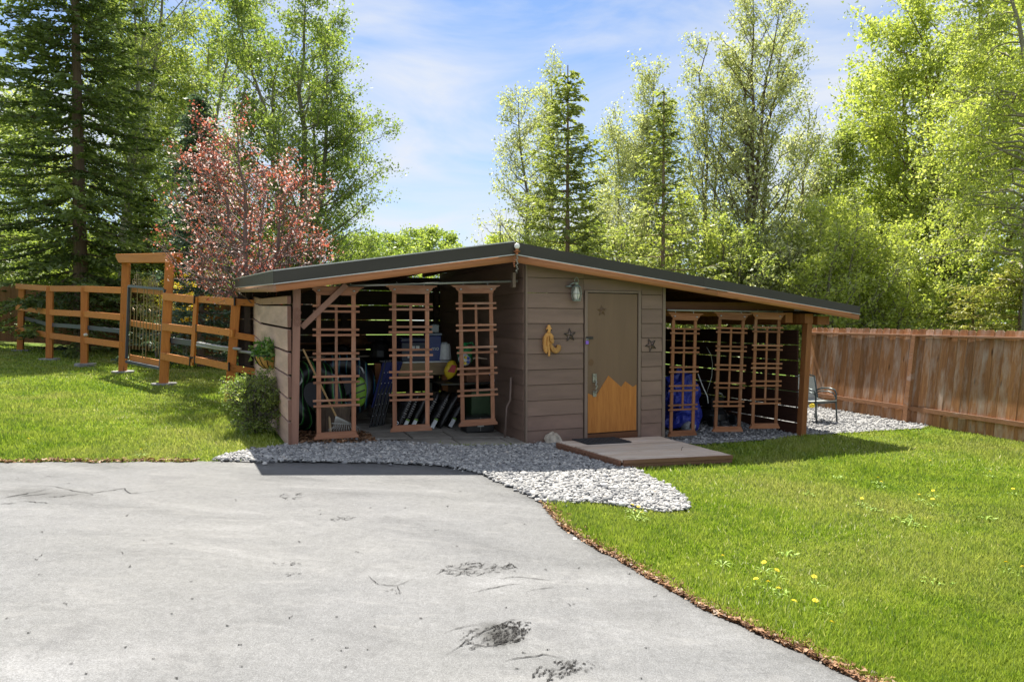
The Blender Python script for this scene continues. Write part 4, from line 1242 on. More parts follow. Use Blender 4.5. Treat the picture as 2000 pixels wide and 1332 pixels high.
# log stump
t, s, z = bay('log_section', 'upright sawn log section behind the farthest left trellis', 'log', 651, 845, .75, on_floor=True)
B().lathe([(0, 0), (.235, 0), (.245, .05), (.235, .25), (.245, .36), (.238, .395)], 18).build('bark', M['bark'], t)
B().lathe([(0, .40), (.20, .40), (.238, .392)], 18).build('cut_face', plain('cut_wood', (.34, .22, .11), .7), t)
# leaf rake
t, s, z = bay('leaf_rake', 'leaf rake with a long wooden handle leaning behind the left trellis', 'rake', 655, 815, .30)
a = sz(592, 682, .16); c = sz(656, 812, .30)
B().tube([(a[0] - s, .16 - .30, a[1] - z), (c[0] - s, 0, c[1] - z)], .013, 7).build('handle', plain('rake_handle', (.40, .24, .10), .5), t)
rk = B()
for k in range(13):
    f = (k - 6) / 6
    rk.tube([(c[0] - s, 0, c[1] - z), (c[0] - s + .06 + .14 * f + .05, -.02, -.10 - .02 * abs(f)), (c[0] - s + .10 + .20 * f, -.03, -.17 + .02 * abs(f)), (c[0] - s + .105 + .20 * f, -.06, -.19)], .003, 4)
rk.tube([(-.05, -.012, -.075), (.18, -.012, -.095)], .006, 4)
rk.build('tines', M['galv'], t)
t, s, z = bay('wooden_stick', 'short pale wooden handle standing by the log', 'stick', 646, 850, .5, on_floor=True)
B().tube([(0, 0, 0), (-.01, .05, .30)], .018, 7).build('stick', plain('pale_stick', (.42, .29, .15), .6), t)

# big inflatables: graphic swirls of green, blue and white
def swirl(name, c1, c2, c3):
    m = Mat(name); v = m.coords('Object', (1, 1, 1), rnd=False)
    wv = m.n('ShaderNodeTexWave', {'Scale': 1.5, 'Distortion': 6.0, 'Detail': 1.5, 'Detail Scale': 0.8}); m.l(v, wv.inputs['Vector'])
    c = m.ramp(wv.outputs['Fac'], [(0.30, (.004, .004, .005)), (0.40, c1), (0.62, c2), (0.66, c3), (0.70, (.004, .004, .006))])
    return m.pbr(c, .3)
sw1 = swirl('swirl_vinyl', (.012, .10, .012), (.03, .22, .02), (.35, .45, .36))
sw2 = swirl('swirl_vinyl_blue', (.010, .030, .16), (.02, .16, .05), (.30, .36, .45))
def ring_tube(name, label, px, py, w, R0, r0, tiltx, mat, rz=0):
    t, s, z = bay(name, label, 'water tube', px, py, w)
    b = B(); n, k_ = 26, 12; vs = []; fs = []
    for i in range(n):
        a = 6.2832 * i / n
        for j in range(k_):
            q = 6.2832 * j / k_; rr = R0 + r0 * math.cos(q)
            vs.append((rr * math.cos(a), r0 * math.sin(q), rr * math.sin(a)))
    for i in range(n):
        for j in range(k_):
            fs.append((i * k_ + j, i * k_ + (j + 1) % k_, ((i + 1) % n) * k_ + (j + 1) % k_, ((i + 1) % n) * k_ + j))
    b.add(vs, fs); o = b.build('vinyl_ring', mat, t, smooth=True)
    B().lathe([(0, .0), (R0 * .9, .0)], 20).build('floor_panel', M['black_plastic'], t).rotation_euler = (R(90), 0, 0)
    hb = B()
    for a in (.6, 2.6): hb.tube([(R0 * math.cos(a - .2), -r0 * .95, R0 * math.sin(a - .2)), (R0 * math.cos(a), -r0 * 1.35, R0 * math.sin(a)), (R0 * math.cos(a + .2), -r0 * .95, R0 * math.sin(a + .2))], .014, 6)
    hb.build('grab_handle', M['white_plastic'], t, smooth=True)
    t.rotation_euler = (tiltx, 0, YAW + rz)
ring_tube('water_tube', 'green and black swirled inflatable tube on edge at the far left of the bay', 612, 772, 1.15, .36, .17, R(-14), sw1, .5)
ring_tube('water_tube', 'blue and green swirled inflatable tube behind the left trellis', 668, 752, 1.5, .34, .17, R(-20), sw2, -.1)
t, s, z = bay('lime_float', 'lime green oval float beside the folded chairs', 'pool float', 704, 765, 1.2)
o = B().blob((0, 0, 0), .095, .05, .215, 2, .04, 16).build('float_body', plain('lime_vinyl', (.13, .28, .02), .35), t, smooth=True)
st = B()
for zz in (-.12, -.02, .08): st.beam((-.09, -.047, zz), (.06, -.05, zz + .05), .012, .02)
st.build('stripe', M['black_plastic'], t)

# folded chairs
rg = random.Random(2)
for i in range(4):
    lab = ['folded navy camp chair leaning left of the workbench, nearest of the four', 'folded navy camp chair leaning left of the workbench, second of the four', 'folded navy camp chair leaning left of the workbench, third of the four', 'folded navy camp chair leaning left of the workbench, closest to the bench'][i]
    t, s, z = bay('folded_chair', lab, 'folding chair', 722 + i * 7, 832, 1.25 + .06 * i, 'folded chairs leaning in the left bay', True)
    lean = .27
    b = B()
    for dxx in (0, .045):
        b.tube([(dxx, dxx, .0), (dxx + lean, .10 + dxx, 1.0 - i * .02)], .012, 6)
    b.tube([(.0, .0, .03), (.045, .045, .03)], .010, 6)
    b.build('chair_frame', M['black_metal'], t)
    for k in range(5): B().blob((lean * (.18 + .16 * k), -.012, .18 + .16 * k), .007, .005, .007, k, 0, 6).build('rivet', M['steel'], t)
    B().hexa([(.03, .03, .30), (.10, .09, .30), (.15, .13, .34), (.06, .06, .34), (.22, .09, .97), (.38, .12, .97), (.40, .20, .95), (.24, .16, .95)]).build('sling', M['navy_fabric'], t)

# workbench with things on it
BW = 1.75
t, s, z = bay('workbench', 'plain timber workbench with a white top in the middle of the left bay', 'workbench', 820, 707, BW)
a = sz(757, 705, BW); c = sz(880, 713, BW)
ply = wood('plywood', (.22, .155, .085), (.15, .10, .055), 'x', .7, objvar=.05)
B().box(a[0] - s, c[0] - s, 0, .62, -.012, .008).build('bench_top', M['white_plastic'], t)
B().box(a[0] - s + .01, c[0] - s - .01, .012, .05, -.215, -.013).build('apron', ply, t)
for x in (740, 872):
    xx = sz(x, 760, BW)[0] - s
    B().box(xx - .045, xx + .045, .06, .15, -.62, -.013).build('leg', M['post_orange'], t)
def boxed(name, label, cat, px0, px1, py0, py1, w, d, mat, extra=None):
    a = sz(px0, py1, w); c = sz(px1, py0, w)
    t = thing(name, label, cat, S((a[0] + c[0]) / 2, w + d / 2, a[1]), YAW)
    hw = abs(c[0] - a[0]) / 2; h = c[1] - a[1]
    B().box(-hw, hw, -d / 2, d / 2, 0, h * .82).build('body', mat, t, bevel=.012)
    return t, hw, h
t, hw, h = boxed('cool_box', 'dark navy cool box with white labels on the workbench', 'cooler', 784, 836, 660, 706, BW + .06, .35, plain('navy_plastic', (.008, .010, .035), .4))
B().box(-hw - .008, hw + .008, -.185, .185, h * .83, h).build('lid', plain('navy_lid', (.010, .012, .05), .4), t, bevel=.012)
lb = B().box(-.075, -.0, -.180, -.1775, h * .50, h * .66).box(.018, .075, -.180, -.1775, h * .50, h * .66); lb.build('label', M['white_plastic'], t)
B().box(-.12, -.04, -.180, -.1775, h * .14, h * .30).build('label', M['white_plastic'], t)
t, hw, h = boxed('storage_tub', 'blue storage tub with white lettering on the workbench', 'tub', 838, 862, 645, 706, BW + .05, .3, plain('blue_plastic', (.010, .022, .14), .35))
B().box(-hw - .006, hw + .006, -.156, .156, h * .83, h * .90).build('lid', plain('pale_blue_lid', (.10, .13, .20), .4), t)
def text_part(txt, size, mat, parent, loc, rot):
    cu = bpy.data.curves.new('lettering', 'FONT'); cu.body = txt; cu.size = size; cu.extrude = .001; cu.align_x = 'CENTER'
    o = bpy.data.objects.new('lettering', cu); me = bpy.data.meshes.new_from_object(o); bpy.data.objects.remove(o)
    me.materials.clear(); me.materials.append(mat)
    q = link('lettering', me, parent); q.location = loc; q.rotation_euler = rot
    return q
text_part('mo', .095, M['white_plastic'], t, (0, -.1525, h * .36), (R(90), 0, 0))
t, hw, h = boxed('clear_jar', 'clear plastic jar standing on the blue tub', 'jar', 842, 858, 630, 650, BW + .10, .12, plain('clear_plastic', (.13, .16, .19), .15))
s_, z_ = sz(872.5, 704.5, BW - .02)
t = thing('canister', 'white plastic canister at the right end of the workbench', 'canister', S(s_, BW + .10, z_ + .012), YAW)
B().lathe([(0, .26), (.082, .26), (.09, .25), (.095, .22), (.112, .01), (.108, 0), (0, 0)], 16).build('canister_body', M['white_plastic'], t, smooth=False)
B().lathe([(0, .285), (.05, .285), (.055, .262)], 12).build('cap', plain('pale_cap', (.35, .38, .42), .5), t)
# seed bag
def soft_bag(name, label, px, py, w, rx, ry, rz_, mats, tilt_=(0, 0, 0), seed=1):
    t, s, z = bay(name, label, 'bag', px, py, w)
    B().blob((0, 0, 0), rx, ry, rz_, seed, .10, 14).build('bag_body', mats, t, smooth=True)
    t.rotation_euler = (tilt_[0], tilt_[1], YAW + tilt_[2])
    return t
t = soft_bag('seed_bag', 'yellow and red bag slumped between the workbench and the black table', 880, 722, 1.5, .105, .06, .14, plain('yellow_bag', (.62, .40, .02), .4), (0, .35, 0), 5)
B().prism([(-.055, -.05), (.06, -.03), (.05, .09), (-.02, .08)], -.069, -.055).build('red_print', plain('red_print', (.36, .02, .03), .4), t)
# black table with items
TW = 1.15
a = sz(862, 727, TW + .8); c = sz(990, 750, TW)
t, s, z = bay('black_table', 'low black table along the closed room wall', 'table', 935, 747, TW)
q0 = sz(892, 752, TW); q1 = sz(988, 755, TW)
B().box(q0[0] - s - .25, q1[0] - s, .0, .85, -.028, 0).build('table_top', M['black_plastic'], t, bevel=.004)
for x, y in ((q1[0] - s - .05, .05), (q1[0] - s - .05, .78), (q0[0] - s - .2, .78)):
    B().box(x - .02, x + .02, y - .02, y + .02, -.75, -.028).build('leg', M['black_plastic'], t)
t, hw, h = boxed('storage_bin', 'dark green storage bin under the black table', 'bin', 921, 962, 752, 822, TW + .02, .4, plain('dark_green_plastic', (.022, .045, .018), .4))
B().box(-hw - .01, hw + .01, -.21, .21, h * .83, h * .92).build('lid', M['black_plastic'], t)
t, hw, h = boxed('tool_case', 'black case on the floor under the last left bay trellis', 'case', 911, 966, 806, 846, .75, .3, M['black_plastic'])
B().box(-.05, .05, -.158, -.150, h * .3, h * .55).box(-.002, .002, -.153, -.148, .02, h * .8).build('latch', M['galv'], t)
t, s, z = bay('watering_jug', 'green plastic jug behind the third left trellis', 'jug', 908, 690, TW + .25)
B().lathe([(0, -.14), (.115, -.14), (.12, -.05), (.125, .02), (.08, .10), (.04, .13), (.045, .17), (0, .17)], 14).build('jug_body', plain('green_plastic', (.012, .16, .045), .35), t, smooth=True)
B().tube([(.10, 0, .05), (.16, 0, .11), (.12, 0, .17), (.04, 0, .15)], .016, 7).build('handle', plain('green_handle', (.012, .15, .045), .35), t, smooth=True)
t = soft_bag('flowered_bag', 'white bag printed with yellow and blue flowers on the black table', 907, 703, TW + .1, .10, .06, .09, plain('white_bag', (.55, .55, .56), .5), (0, .2, 0), 7)
fl = B(); fl2 = B()
for k, (x, y) in enumerate(((-.04, -.02), (.02, .03))): fl.lathe([(0, 0), (.028, 0)], 8, (0, 0, 0))
fb_ = B()
for (x, y) in ((-.045, -.02), (-.01, .04), (.0, -.05)): fb_.prism([(x + .022 * math.cos(k * 1.05), y + .022 * math.sin(k * 1.05)) for k in range(6)], -.075, -.045)
fb_.build('flower_print', plain('yellow_print', (.65, .45, .03), .5), t)
fb2 = B()
for (x, y) in ((.045, -.02), (.035, .035)): fb2.prism([(x + .025 * math.cos(k * 1.05), y + .025 * math.sin(k * 1.05)) for k in range(6)], -.072, -.045)
fb2.build('flower_print', plain('blue_print', (.03, .06, .30), .5), t)
t, s, z = bay('crooked_branch', 'pale crooked branch lying on the wooden crate', 'branch', 935, 700, TW + .05)
B().tube([(-.10, 0, 0), (-.02, .0, .012), (.06, 0, .0), (.14, 0, -.008)], [.014, .012, .013, .010], 6).build('branch', plain('bare_branch', (.40, .30, .22), .7), t, smooth=True)
t, hw, h = boxed('wooden_crate', 'brown wooden crate standing on the black table', 'crate', 912, 958, 708, 748, TW + .14, .3, wood('crate_timber', (.12, .055, .028), (.07, .03, .016), 'x', .7))
t, s, z = bay('flower_pot', 'small pale blue and white pot at the right end of the black table', 'pot', 968, 751, TW - .0)
t.location = S(s, TW + .09, z + .004)
B().lathe([(0, 0), (.05, 0), (.055, .01), (.058, .14), (.070, .145), (.070, .165), (.060, .165), (.05, .12), (0, .12)], 14).build('pot', plain('pale_blue_glaze', (.35, .42, .66), .3), t)
B().lathe([(0, -.012), (.075, -.010), (.085, 0), (0, 0)], 14, (0, 0, .014)).build('saucer', M['white_plastic'], t)
# leaning tool handle
t, s, z = bay('wooden_pole', 'long bare wooden pole leaning on the room side wall', 'pole', 986, 857, .38, on_floor=True)
a = sz(998, 737, .35)
B().tube([(0, 0, -.02), (.035, .01, .45), (a[0] - s - .01, -.02, .55), (a[0] - s, -.03, a[1] - z)], [.017, .018, .017, .015], 7).build('handle', plain('grey_handle', (.17, .12, .10), .7), t, smooth=True)

# soil bags leaning like books
bagm = paint('black_bag_film', (.012, .011, .011), .3, .22, 9, (1, 1, 1), .8, objvar=.1, spec=.6)
bags = [(776, 836, .95, .62, 'soil bag at the left end of the leaning row, with a big 2 on it'), (787, 836, 1.0, .60, 'second soil bag in the leaning row, white label at its foot'), (803, 835, 1.05, .60, 'third soil bag in the leaning row, behind the middle trellis'),
        (822, 835, 1.10, .62, 'fourth soil bag in the leaning row, silver lettering on its edge'), (842, 834, 1.10, .63, 'fifth soil bag in the leaning row, right of the middle trellis'), (859, 833, 1.15, .60, 'sixth soil bag in the leaning row, glossy black with no label'), (877, 833, 1.2, .45, 'short soil bag at the right end of the leaning row')]
for i, (px, py, w_, ln_, lab) in enumerate(bags):
    t, s, z = bay('soil_bag', lab + '' if 'bag' in lab else lab, 'soil bag', px, py, w_, 'bags of soil leaning in the left bay', True)
    b = B(); n = 14; m_ = 7; vs = []; fs = []
    rg = random.Random(i)
    for j in range(m_ + 1):
        f = j / m_; zz = ln_ * f
        pin = max(.12, (1 - abs(2 * f - 1) ** 5))
        for k in range(n):
            a_ = 6.2832 * k / n
            vs.append((.068 * pin * math.cos(a_) + rg.uniform(-.007, .007), .21 * (1 - .1 * (1 - pin)) * math.sin(a_) + .2 + rg.uniform(-.01, .01), zz))
    for j in range(m_):
        for k in range(n): fs.append((j * n + k, j * n + (k + 1) % n, (j + 1) * n + (k + 1) % n, (j + 1) * n + k))
    fs += [tuple(range(n - 1, -1, -1)), tuple(m_ * n + k for k in range(n))]
    b.add(vs, fs); b.build('bag_body', bagm, t, smooth=True)
    if i in (1, 2, 4, 6):
        B().hexa([(-.028, -.012, .03), (.028, -.012, .03), (.028, .02, .03), (-.028, .02, .03), (-.026, -.016, .16), (.026, -.016, .16), (.026, .02, .16), (-.026, .02, .16)]).build('label', M['white_plastic'], t)
        B().hexa([(-.028, -.017, .162), (.028, -.017, .162), (.028, .02, .162), (-.028, .02, .162), (-.024, -.018, .185), (.024, -.018, .185), (.024, .02, .185), (-.024, .02, .185)]).build('green_band', plain('green_band', (.12, .22, .03), .5), t)
    lt = B(); rg2 = random.Random(i + 40)
    zz = .22
    while zz < ln_ - .10:
        hh = rg2.uniform(.012, .03); wv = rg2.uniform(.012, .026); lt.box(-wv, wv, -.0165, -.008, zz, zz + hh * .5); zz += hh + .012
    if i in (0, 1, 3, 4): lt.build('print', plain('silver_print', (.13, .12, .12), .5), t)
    if i == 0:
        text_part('2', .11, M['white_plastic'], t, (-.05, -.005, .06), (R(90), 0, R(-20)))
    t.rotation_euler = (0, R(24 + i * 1.2), YAW)

# ------------------------------------------------------------------ things stored in the right bay
tarp = paint('blue_tarp', (.012, .020, .20), .25, .38, 5, (1, 1, 1), .5, objvar=0, spec=.5)
t, s, z = bay('tarp_bundle', 'bundle under a crumpled blue tarpaulin behind the orange trellis', 'tarp', 1335, 800, .85, on_floor=True)
b = B(); n, m_ = 44, 26; rg = random.Random(6); vs = []; fs = []
for j in range(m_ + 1):
    f = j / m_
    for k in range(n):
        a_ = 6.2832 * k / n
        rr = (.35 - .17 * f ** 1.6 + .055 * math.sin(3 * a_ + 4 * f) * (1 - .4 * f) + .030 * abs(math.sin(6 * a_ - 5 * f + math.sin(7 * f))) + .022 * abs(math.sin(11 * a_ + 9 * f)) + .03 * math.sin(14 * f + 2 * a_)) * (1 if j < m_ else .3) + rg.uniform(-.010, .010)
        vs.append((rr * 1.05 * math.cos(a_) - .05 * f, rr * .9 * math.sin(a_) + .1, .10 + (.88 + .07 * math.sin(a_ + 1)) * f + .035 * math.sin(3 * a_ + f * 5)))
for j in range(m_):
    for k in range(n): fs.append((j * n + k, j * n + (k + 1) % n, (j + 1) * n + (k + 1) % n, (j + 1) * n + k))
fs.append(tuple(m_ * n + k for k in range(n)))
b.add(vs, fs); b.build('tarpaulin', tarp, t)
B().tube([(.10, -.26, 1.0), (.14, -.33, .8), (.22, -.36, .62), (.24, -.36, .5)], .009, 5).build('tie_rope', M['white_plastic'], t, smooth=True)
t = soft_bag('plastic_bag', 'torn silver and blue plastic bag on the gravel below the tarp', 1346, 833, .5, .13, .12, .085, plain('silver_film', (.30, .31, .32), .3, 0, .5, 22), (0, 0, .3), 12)
B().blob((.12, -.05, .03), .085, .05, .085, 6, .25, 9).build('blue_flap', tarp, t)
B().blob((-.06, -.09, .02), .06, .03, .05, 9, .3, 8).build('dark_flap', M['black_plastic'], t)
# mower
t, s, z = bay('lawn_mower', 'black lawn mower parked deep in the right bay', 'lawn mower', 1392, 822, 1.35, on_floor=True)
B().lathe([(0, .30), (.20, .30), (.27, .22), (.28, .12), (.27, .10), (0, .10)], 18).build('mower_deck', M['black_plastic'], t)
eg = B().box(-.14, .14, -.13, .13, .30, .52)
for k in range(6): eg.box(-.15, .15, -.145, .145, .32 + k * .035, .337 + k * .035)
eg.build('engine', M['black_metal'], t, bevel=.006)
for x in (-.25, .25):
    for y in (-.26, .26):
        o = B().lathe([(.03, -.028), (.085, -.03), (.10, -.02), (.10, .02), (.085, .03), (.03, .028)], 16).build('wheel', M['black_plastic'], t); o.rotation_euler = (0, R(90), 0); o.location = (x, y, .115)
h_ = B()
for dxx in (0, .30):
    h_.tube([(.12, -.10 + dxx, .25), (.52, -.16 + dxx, .03)], .014, 6)
h_.tube([(-.24, .1, .25), (-.25, .3, .72), (-.2, .3, .80), (.1, .3, .80)], .013, 6)
h_.build('handlebar', M['chair_metal'], t, smooth=True)
B().tube([(.05, -.1, .60), (.12, -.1, .58), (.16, -.1, .50)], .018, 6).build('cable_guard', M['galv'], t, smooth=True)
t, s, z = bay('hanging_cable', 'grey cable hanging in an arc from the right bay beam', 'cable', 1385, 690, 1.15)
pts = [(1380, 678), (1388, 692), (1391.5, 710), (1390, 735), (1384, 755), (1380, 768)]
cp = []
for x, y in pts:
    q = sz(x, y, 1.15); cp.append((q[0] - s, 0, q[1] - z))
B().tube(cp, .007, 6).build('cable', M['galv'], t, smooth=True)
# rake handles and odds at the back, clutter read as dark shapes
for i, (px, py, w_, rx, ry, rz_, nm, lab, mt) in enumerate((
    (655, 690, 3.6, .35, .2, .16, 'dark_bundle', 'dark folded bundle on the back shelf of the left bay', 'black_plastic'), (690, 665, 3.6, .25, .2, .12, 'brown_bundle', 'dull brown bundle high at the back of the left bay', 'rafter'),
    (745, 690, 3.3, .22, .2, .25, 'black_bundle', 'black bundle behind the folded chairs', 'black_plastic'))):
    t, s, z = bay(nm, lab, 'bundle', px, py, w_)
    B().blob((0, 0, 0), rx, ry, rz_, i + 3, .12, 12).build('bundle_body', M[mt], t)
sv = B().box(-3.3, -1.2, 3.5, 4.0, 1.36, 1.39); q = sv.build('back_shelf', M['rafter'], shed)
sv = B().box(-3.3, -1.6, 3.5, 4.0, .92, .95); q = sv.build('back_shelf', M['rafter'], shed)
t, s, z = bay('shelf_brackets', 'pale plank lying on the back shelf of the left bay', 'plank', 660, 697, 3.45)
B().box(-.6, .62, 0, .09, -.012, .014).build('plank', plain('pale_plank', (.42, .34, .24), .7), t)
t.name = 'loose_plank'

# ------------------------------------------------------------------ hanging basket on the left wall
tb = 1.5; (s, w_) = lw(tb)
bz = 1.27
hb_ = thing('hanging_basket', 'half round wire basket with orange liner and pansies on the left wall', 'hanging basket', S(s, w_, bz), YAW + R(3.6))
pr = [(.02, -.20), (.12, -.185), (.19, -.13), (.235, -.05), (.25, .0)]
o = B().lathe(pr, 14, half=True).build('coco_liner', M['terracotta'], hb_, smooth=True); o.rotation_euler = (0, 0, R(90)); 
wr = B()
for k in range(8):
    a_ = math.pi * k / 7
    wr.tube([(r_ * 1.02 * math.cos(a_), r_ * 1.02 * math.sin(a_), z_) for r_, z_ in pr], .006, 5)
wr.tube([(.256 * math.cos(math.pi * k / 14), .256 * math.sin(math.pi * k / 14), 0) for k in range(15)], .009, 5)
wr.tube([(-.256, 0, 0), (.256, 0, 0)], .009, 5).tube([(-.19, 0, -.13), (.19, 0, -.13)], .007, 5)
wr.box(-.275, -.255, -.02, .0, -.17, .10)
o = wr.build('wire_frame', M['black_metal'], hb_); o.rotation_euler = (0, 0, R(90))

def leaf_cloud(P_, size, rng, aspect=.55, up=0.0, fold=True):
    """a rhomb leaf for every point"""
    n = len(P_)
    d = rng.normal(size=(n, 3)); d[:, 2] += up; d /= np.linalg.norm(d, axis=1)[:, None]
    e = rng.normal(size=(n, 3)); e -= d * (e * d).sum(1)[:, None]; e /= np.linalg.norm(e, axis=1)[:, None]
    s_ = size * np.clip(np.exp(rng.normal(size=n) * .34), .45, 2.0)[:, None]
    V = np.empty((n, 3, 3)); V[:, 0] = P_ - d * s_ * .45 + e * s_ * aspect * .68; V[:, 1] = P_ - d * s_ * .35 - e * s_ * aspect * .68; V[:, 2] = P_ + d * s_ * .55
    return V.reshape(-1, 3), np.arange(n * 3).reshape(n, 3)
L_basket = leaf_mat('basket_leaf', [(0, (.035, .10, .015)), (.6, (.10, .20, .03)), (1, (.22, .30, .08))], .35)
rngb = np.random.default_rng(5)
n = 2400
pp = rngb.normal(size=(n, 3)) * (.10, .055, .06) + (0, 0, .06); pp[:, 0] = np.clip(pp[:, 0], -.25, .25)
pp2 = np.stack([-np.abs(pp[:, 1]) * 1.6 - .01, pp[:, 0] * 1.3, pp[:, 2]], 1)
V, F_ = leaf_cloud(pp2, .045, rngb)
link('foliage', np_mesh('foliage', V, F_, L_basket, {'var': np.repeat(rngb.random(n), 3)}), hb_)
sp_b = B()
for k in range(16):
    a_ = rngb.normal() * .25; y = rngb.uniform(-.15, .15); hh = rngb.uniform(.2, .42)
    sp_b.add([(-.10, y, .03), (-.095, y + .008, .03), (-.10 + rngb.normal() * .05, y + a_ * hh * 1.2, .05 + hh)], [(0, 1, 2)])
sp_b.build('spike_leaf', plain('spike_green', (.10, .19, .04), .5), hb_)
for k, (x, y, zz, col) in enumerate(((-.12, .20, .13, (.03, .02, .16)), (-.16, .02, .14, (.30, .08, .14)), (-.14, -.10, .10, (.12, .015, .05)), (-.1, -.02, .17, (.5, .42, .40)), (-.2, .1, .09, (.04, .03, .2)), (-.15, -.16, .13, (.25, .06, .12)))):
    fb_ = B()
    for j in range(5):
        a_ = j * 1.2566
        fb_.add([(x - .02, y, zz), (x - .012, y + .032 * math.cos(a_ - .5), zz + .032 * math.sin(a_ - .5)), (x - .015, y + .038 * math.cos(a_), zz + .038 * math.sin(a_)), (x - .012, y + .032 * math.cos(a_ + .5), zz + .032 * math.sin(a_ + .5))], [(0, 1, 2, 3)])
    fb_.build('pansy', plain('pansy_petal', col, .7), hb_)

# ------------------------------------------------------------------ patio chair right of the shed
cpos = gp(1612, 829)
chd = thing('patio_chair', 'dark metal patio chair with a grey sling seat on the gravel', 'chair', (cpos.x - .05, cpos.y + .30, g(cpos.x) + .02), R(22))
fr_ = B()
for sx_ in (-.265, .265):
    fr_.tube([(sx_, -.27, 0), (sx_, -.24, .42), (sx_, -.245, .57), (sx_, -.20, .645), (sx_, -.08, .665), (sx_, .12, .65), (sx_, .24, .60)], .0165, 8)
    fr_.tube([(sx_ * .93, -.235, .50), (sx_ * .93, -.19, .58), (sx_ * .93, -.06, .60), (sx_ * .93, .12, .585), (sx_ * .93, .23, .55)], .012, 7)
    fr_.tube([(sx_, .30, 0), (sx_, .22, .42), (sx_ * .95, .30, .88)], .0165, 8)
    fr_.tube([(sx_, -.24, .41), (sx_, .22, .40)], .014, 7)
fr_.tube([(-.265, -.24, .40), (.265, -.24, .40)], .016, 7).tube([(-.25, .30, .88), (-.12, .31, .91), (.12, .31, .91), (.25, .30, .88)], .015, 7).tube([(-.265, .22, .40), (.265, .22, .40)], .013, 7)
fr_.build('chair_frame', M['chair_metal'], chd, smooth=True)
st_ = B(); n_ = 8
for i in range(n_):
    y0, y1 = -.27 + .50 * i / n_, -.27 + .50 * (i + 1) / n_
    z0, z1 = .445 - .03 * math.sin(math.pi * i / n_), .445 - .03 * math.sin(math.pi * (i + 1) / n_)
    st_.hexa([(-.25, y0, z0 - .02), (.25, y0, z0 - .02), (.25, y1, z1 - .02), (-.25, y1, z1 - .02), (-.25, y0, z0), (.25, y0, z0), (.25, y1, z1), (-.25, y1, z1)])
st_.build('seat', M['chair_sling'], chd)
B().hexa([(-.235, .215, .45), (.235, .215, .45), (.235, .235, .45), (-.235, .235, .45), (-.225, .295, .87), (.225, .295, .87), (.225, .31, .87), (-.225, .31, .87)]).build('backrest', M['chair_sling'], chd)
yf = at(1586, 792, cpos.y + 1.2)
o = B().blob((0, 0, 0), .06, .05, .045, 8, .2, 9).build('yellow_flower', plain('yellow_petal', (.75, .55, .03), .6), None); o.location = yf; tag(o, 'yellow flower head behind the patio chair', 'flower')
# ------------------------------------------------------------------ vegetation
LV = {
    'aspen': leaf_mat('aspen_leaf', [(0, (.085, .135, .022)), (.45, (.21, .25, .055)), (.8, (.33, .36, .11)), (1, (.46, .47, .21))], .55),
    'poplar': leaf_mat('poplar_leaf', [(0, (.060, .110, .016)), (.5, (.16, .21, .042)), (.85, (.26, .31, .08)), (1, (.38, .40, .16))], .55),
    'pale': leaf_mat('pale_poplar_leaf', [(0, (.18, .20, .08)), (.45, (.32, .34, .15)), (.8, (.46, .46, .25)), (1, (.58, .56, .36))], .52),
    'lime': leaf_mat('lime_leaf', [(0, (.16, .20, .030)), (.45, (.29, .34, .065)), (.8, (.43, .46, .115)), (1, (.56, .56, .20))], .58),
    'bright': leaf_mat('bright_leaf', [(0, (.11, .155, .028)), (.5, (.22, .28, .055)), (.85, (.34, .39, .095)), (1, (.47, .49, .17))], .56),
    'red': leaf_mat('red_leaf', [(0, (.15, .040, .030)), (.35, (.32, .070, .045)), (.60, (.44, .14, .08)), (.68, (.68, .54, .53)), (1, (.84, .76, .75))], .48, tint=(1.15, 1.0, .95)),
    'spruce': leaf_mat('spruce_needle', [(0, (.055, .080, .025)), (.5, (.13, .17, .045)), (.85, (.23, .28, .065)), (1, (.36, .38, .09))], .50, gloss=.05),
    'spruce_lit': leaf_mat('lit_spruce_needle', [(0, (.11, .135, .035)), (.5, (.23, .265, .065)), (.85, (.35, .38, .095)), (1, (.46, .47, .15))], .52, gloss=.06),  # lighter copy of the spruce needles, lit look put into the colour
    'blue_spruce': leaf_mat('blue_spruce_needle', [(0, (.028, .052, .036)), (.5, (.065, .105, .068)), (.85, (.12, .17, .11)), (1, (.21, .25, .15))], .40, gloss=.08),
    'yellow_spruce': leaf_mat('yellow_spruce_needle', [(0, (.20, .20, .05)), (.5, (.36, .35, .09)), (.85, (.48, .46, .14)), (1, (.56, .52, .2))], .52, gloss=.05),
    'shrub': leaf_mat('shrub_leaf', [(0, (.03, .07, .015)), (.5, (.075, .135, .03)), (.85, (.16, .23, .06)), (1, (.40, .42, .25))], .35),
}

def tubes_np(paths, radii, n=5):
    Vs = []; Fs = []; o = 0
    ang = np.arange(n) * 2 * np.pi / n
    for P_, r in zip(paths, radii):
        P_ = np.asarray(P_); m = len(P_)
        d = np.gradient(P_, axis=0); d /= np.linalg.norm(d, axis=1)[:, None] + 1e-9
        ref = np.array([1.0, .13, .07]) if abs(d[0, 0]) < .8 else np.array([.1, 1.0, .05])
        a = np.cross(d, ref); a /= np.linalg.norm(a, axis=1)[:, None]
        b = np.cross(d, a)
        r = np.asarray(r)[:, None, None]
        ring = P_[:, None, :] + r * (a[:, None, :] * np.cos(ang)[None, :, None] + b[:, None, :] * np.sin(ang)[None, :, None])
        Vs.append(ring.reshape(-1, 3))
        i = np.arange(m - 1)[:, None] * n; k = np.arange(n)[None, :]; k2 = (k + 1) % n
        Fs.append(np.stack([i + k, i + k2, i + n + k2, i + n + k], -1).reshape(-1, 4) + o)
        o += m * n
    return np.concatenate(Vs), np.concatenate(Fs)

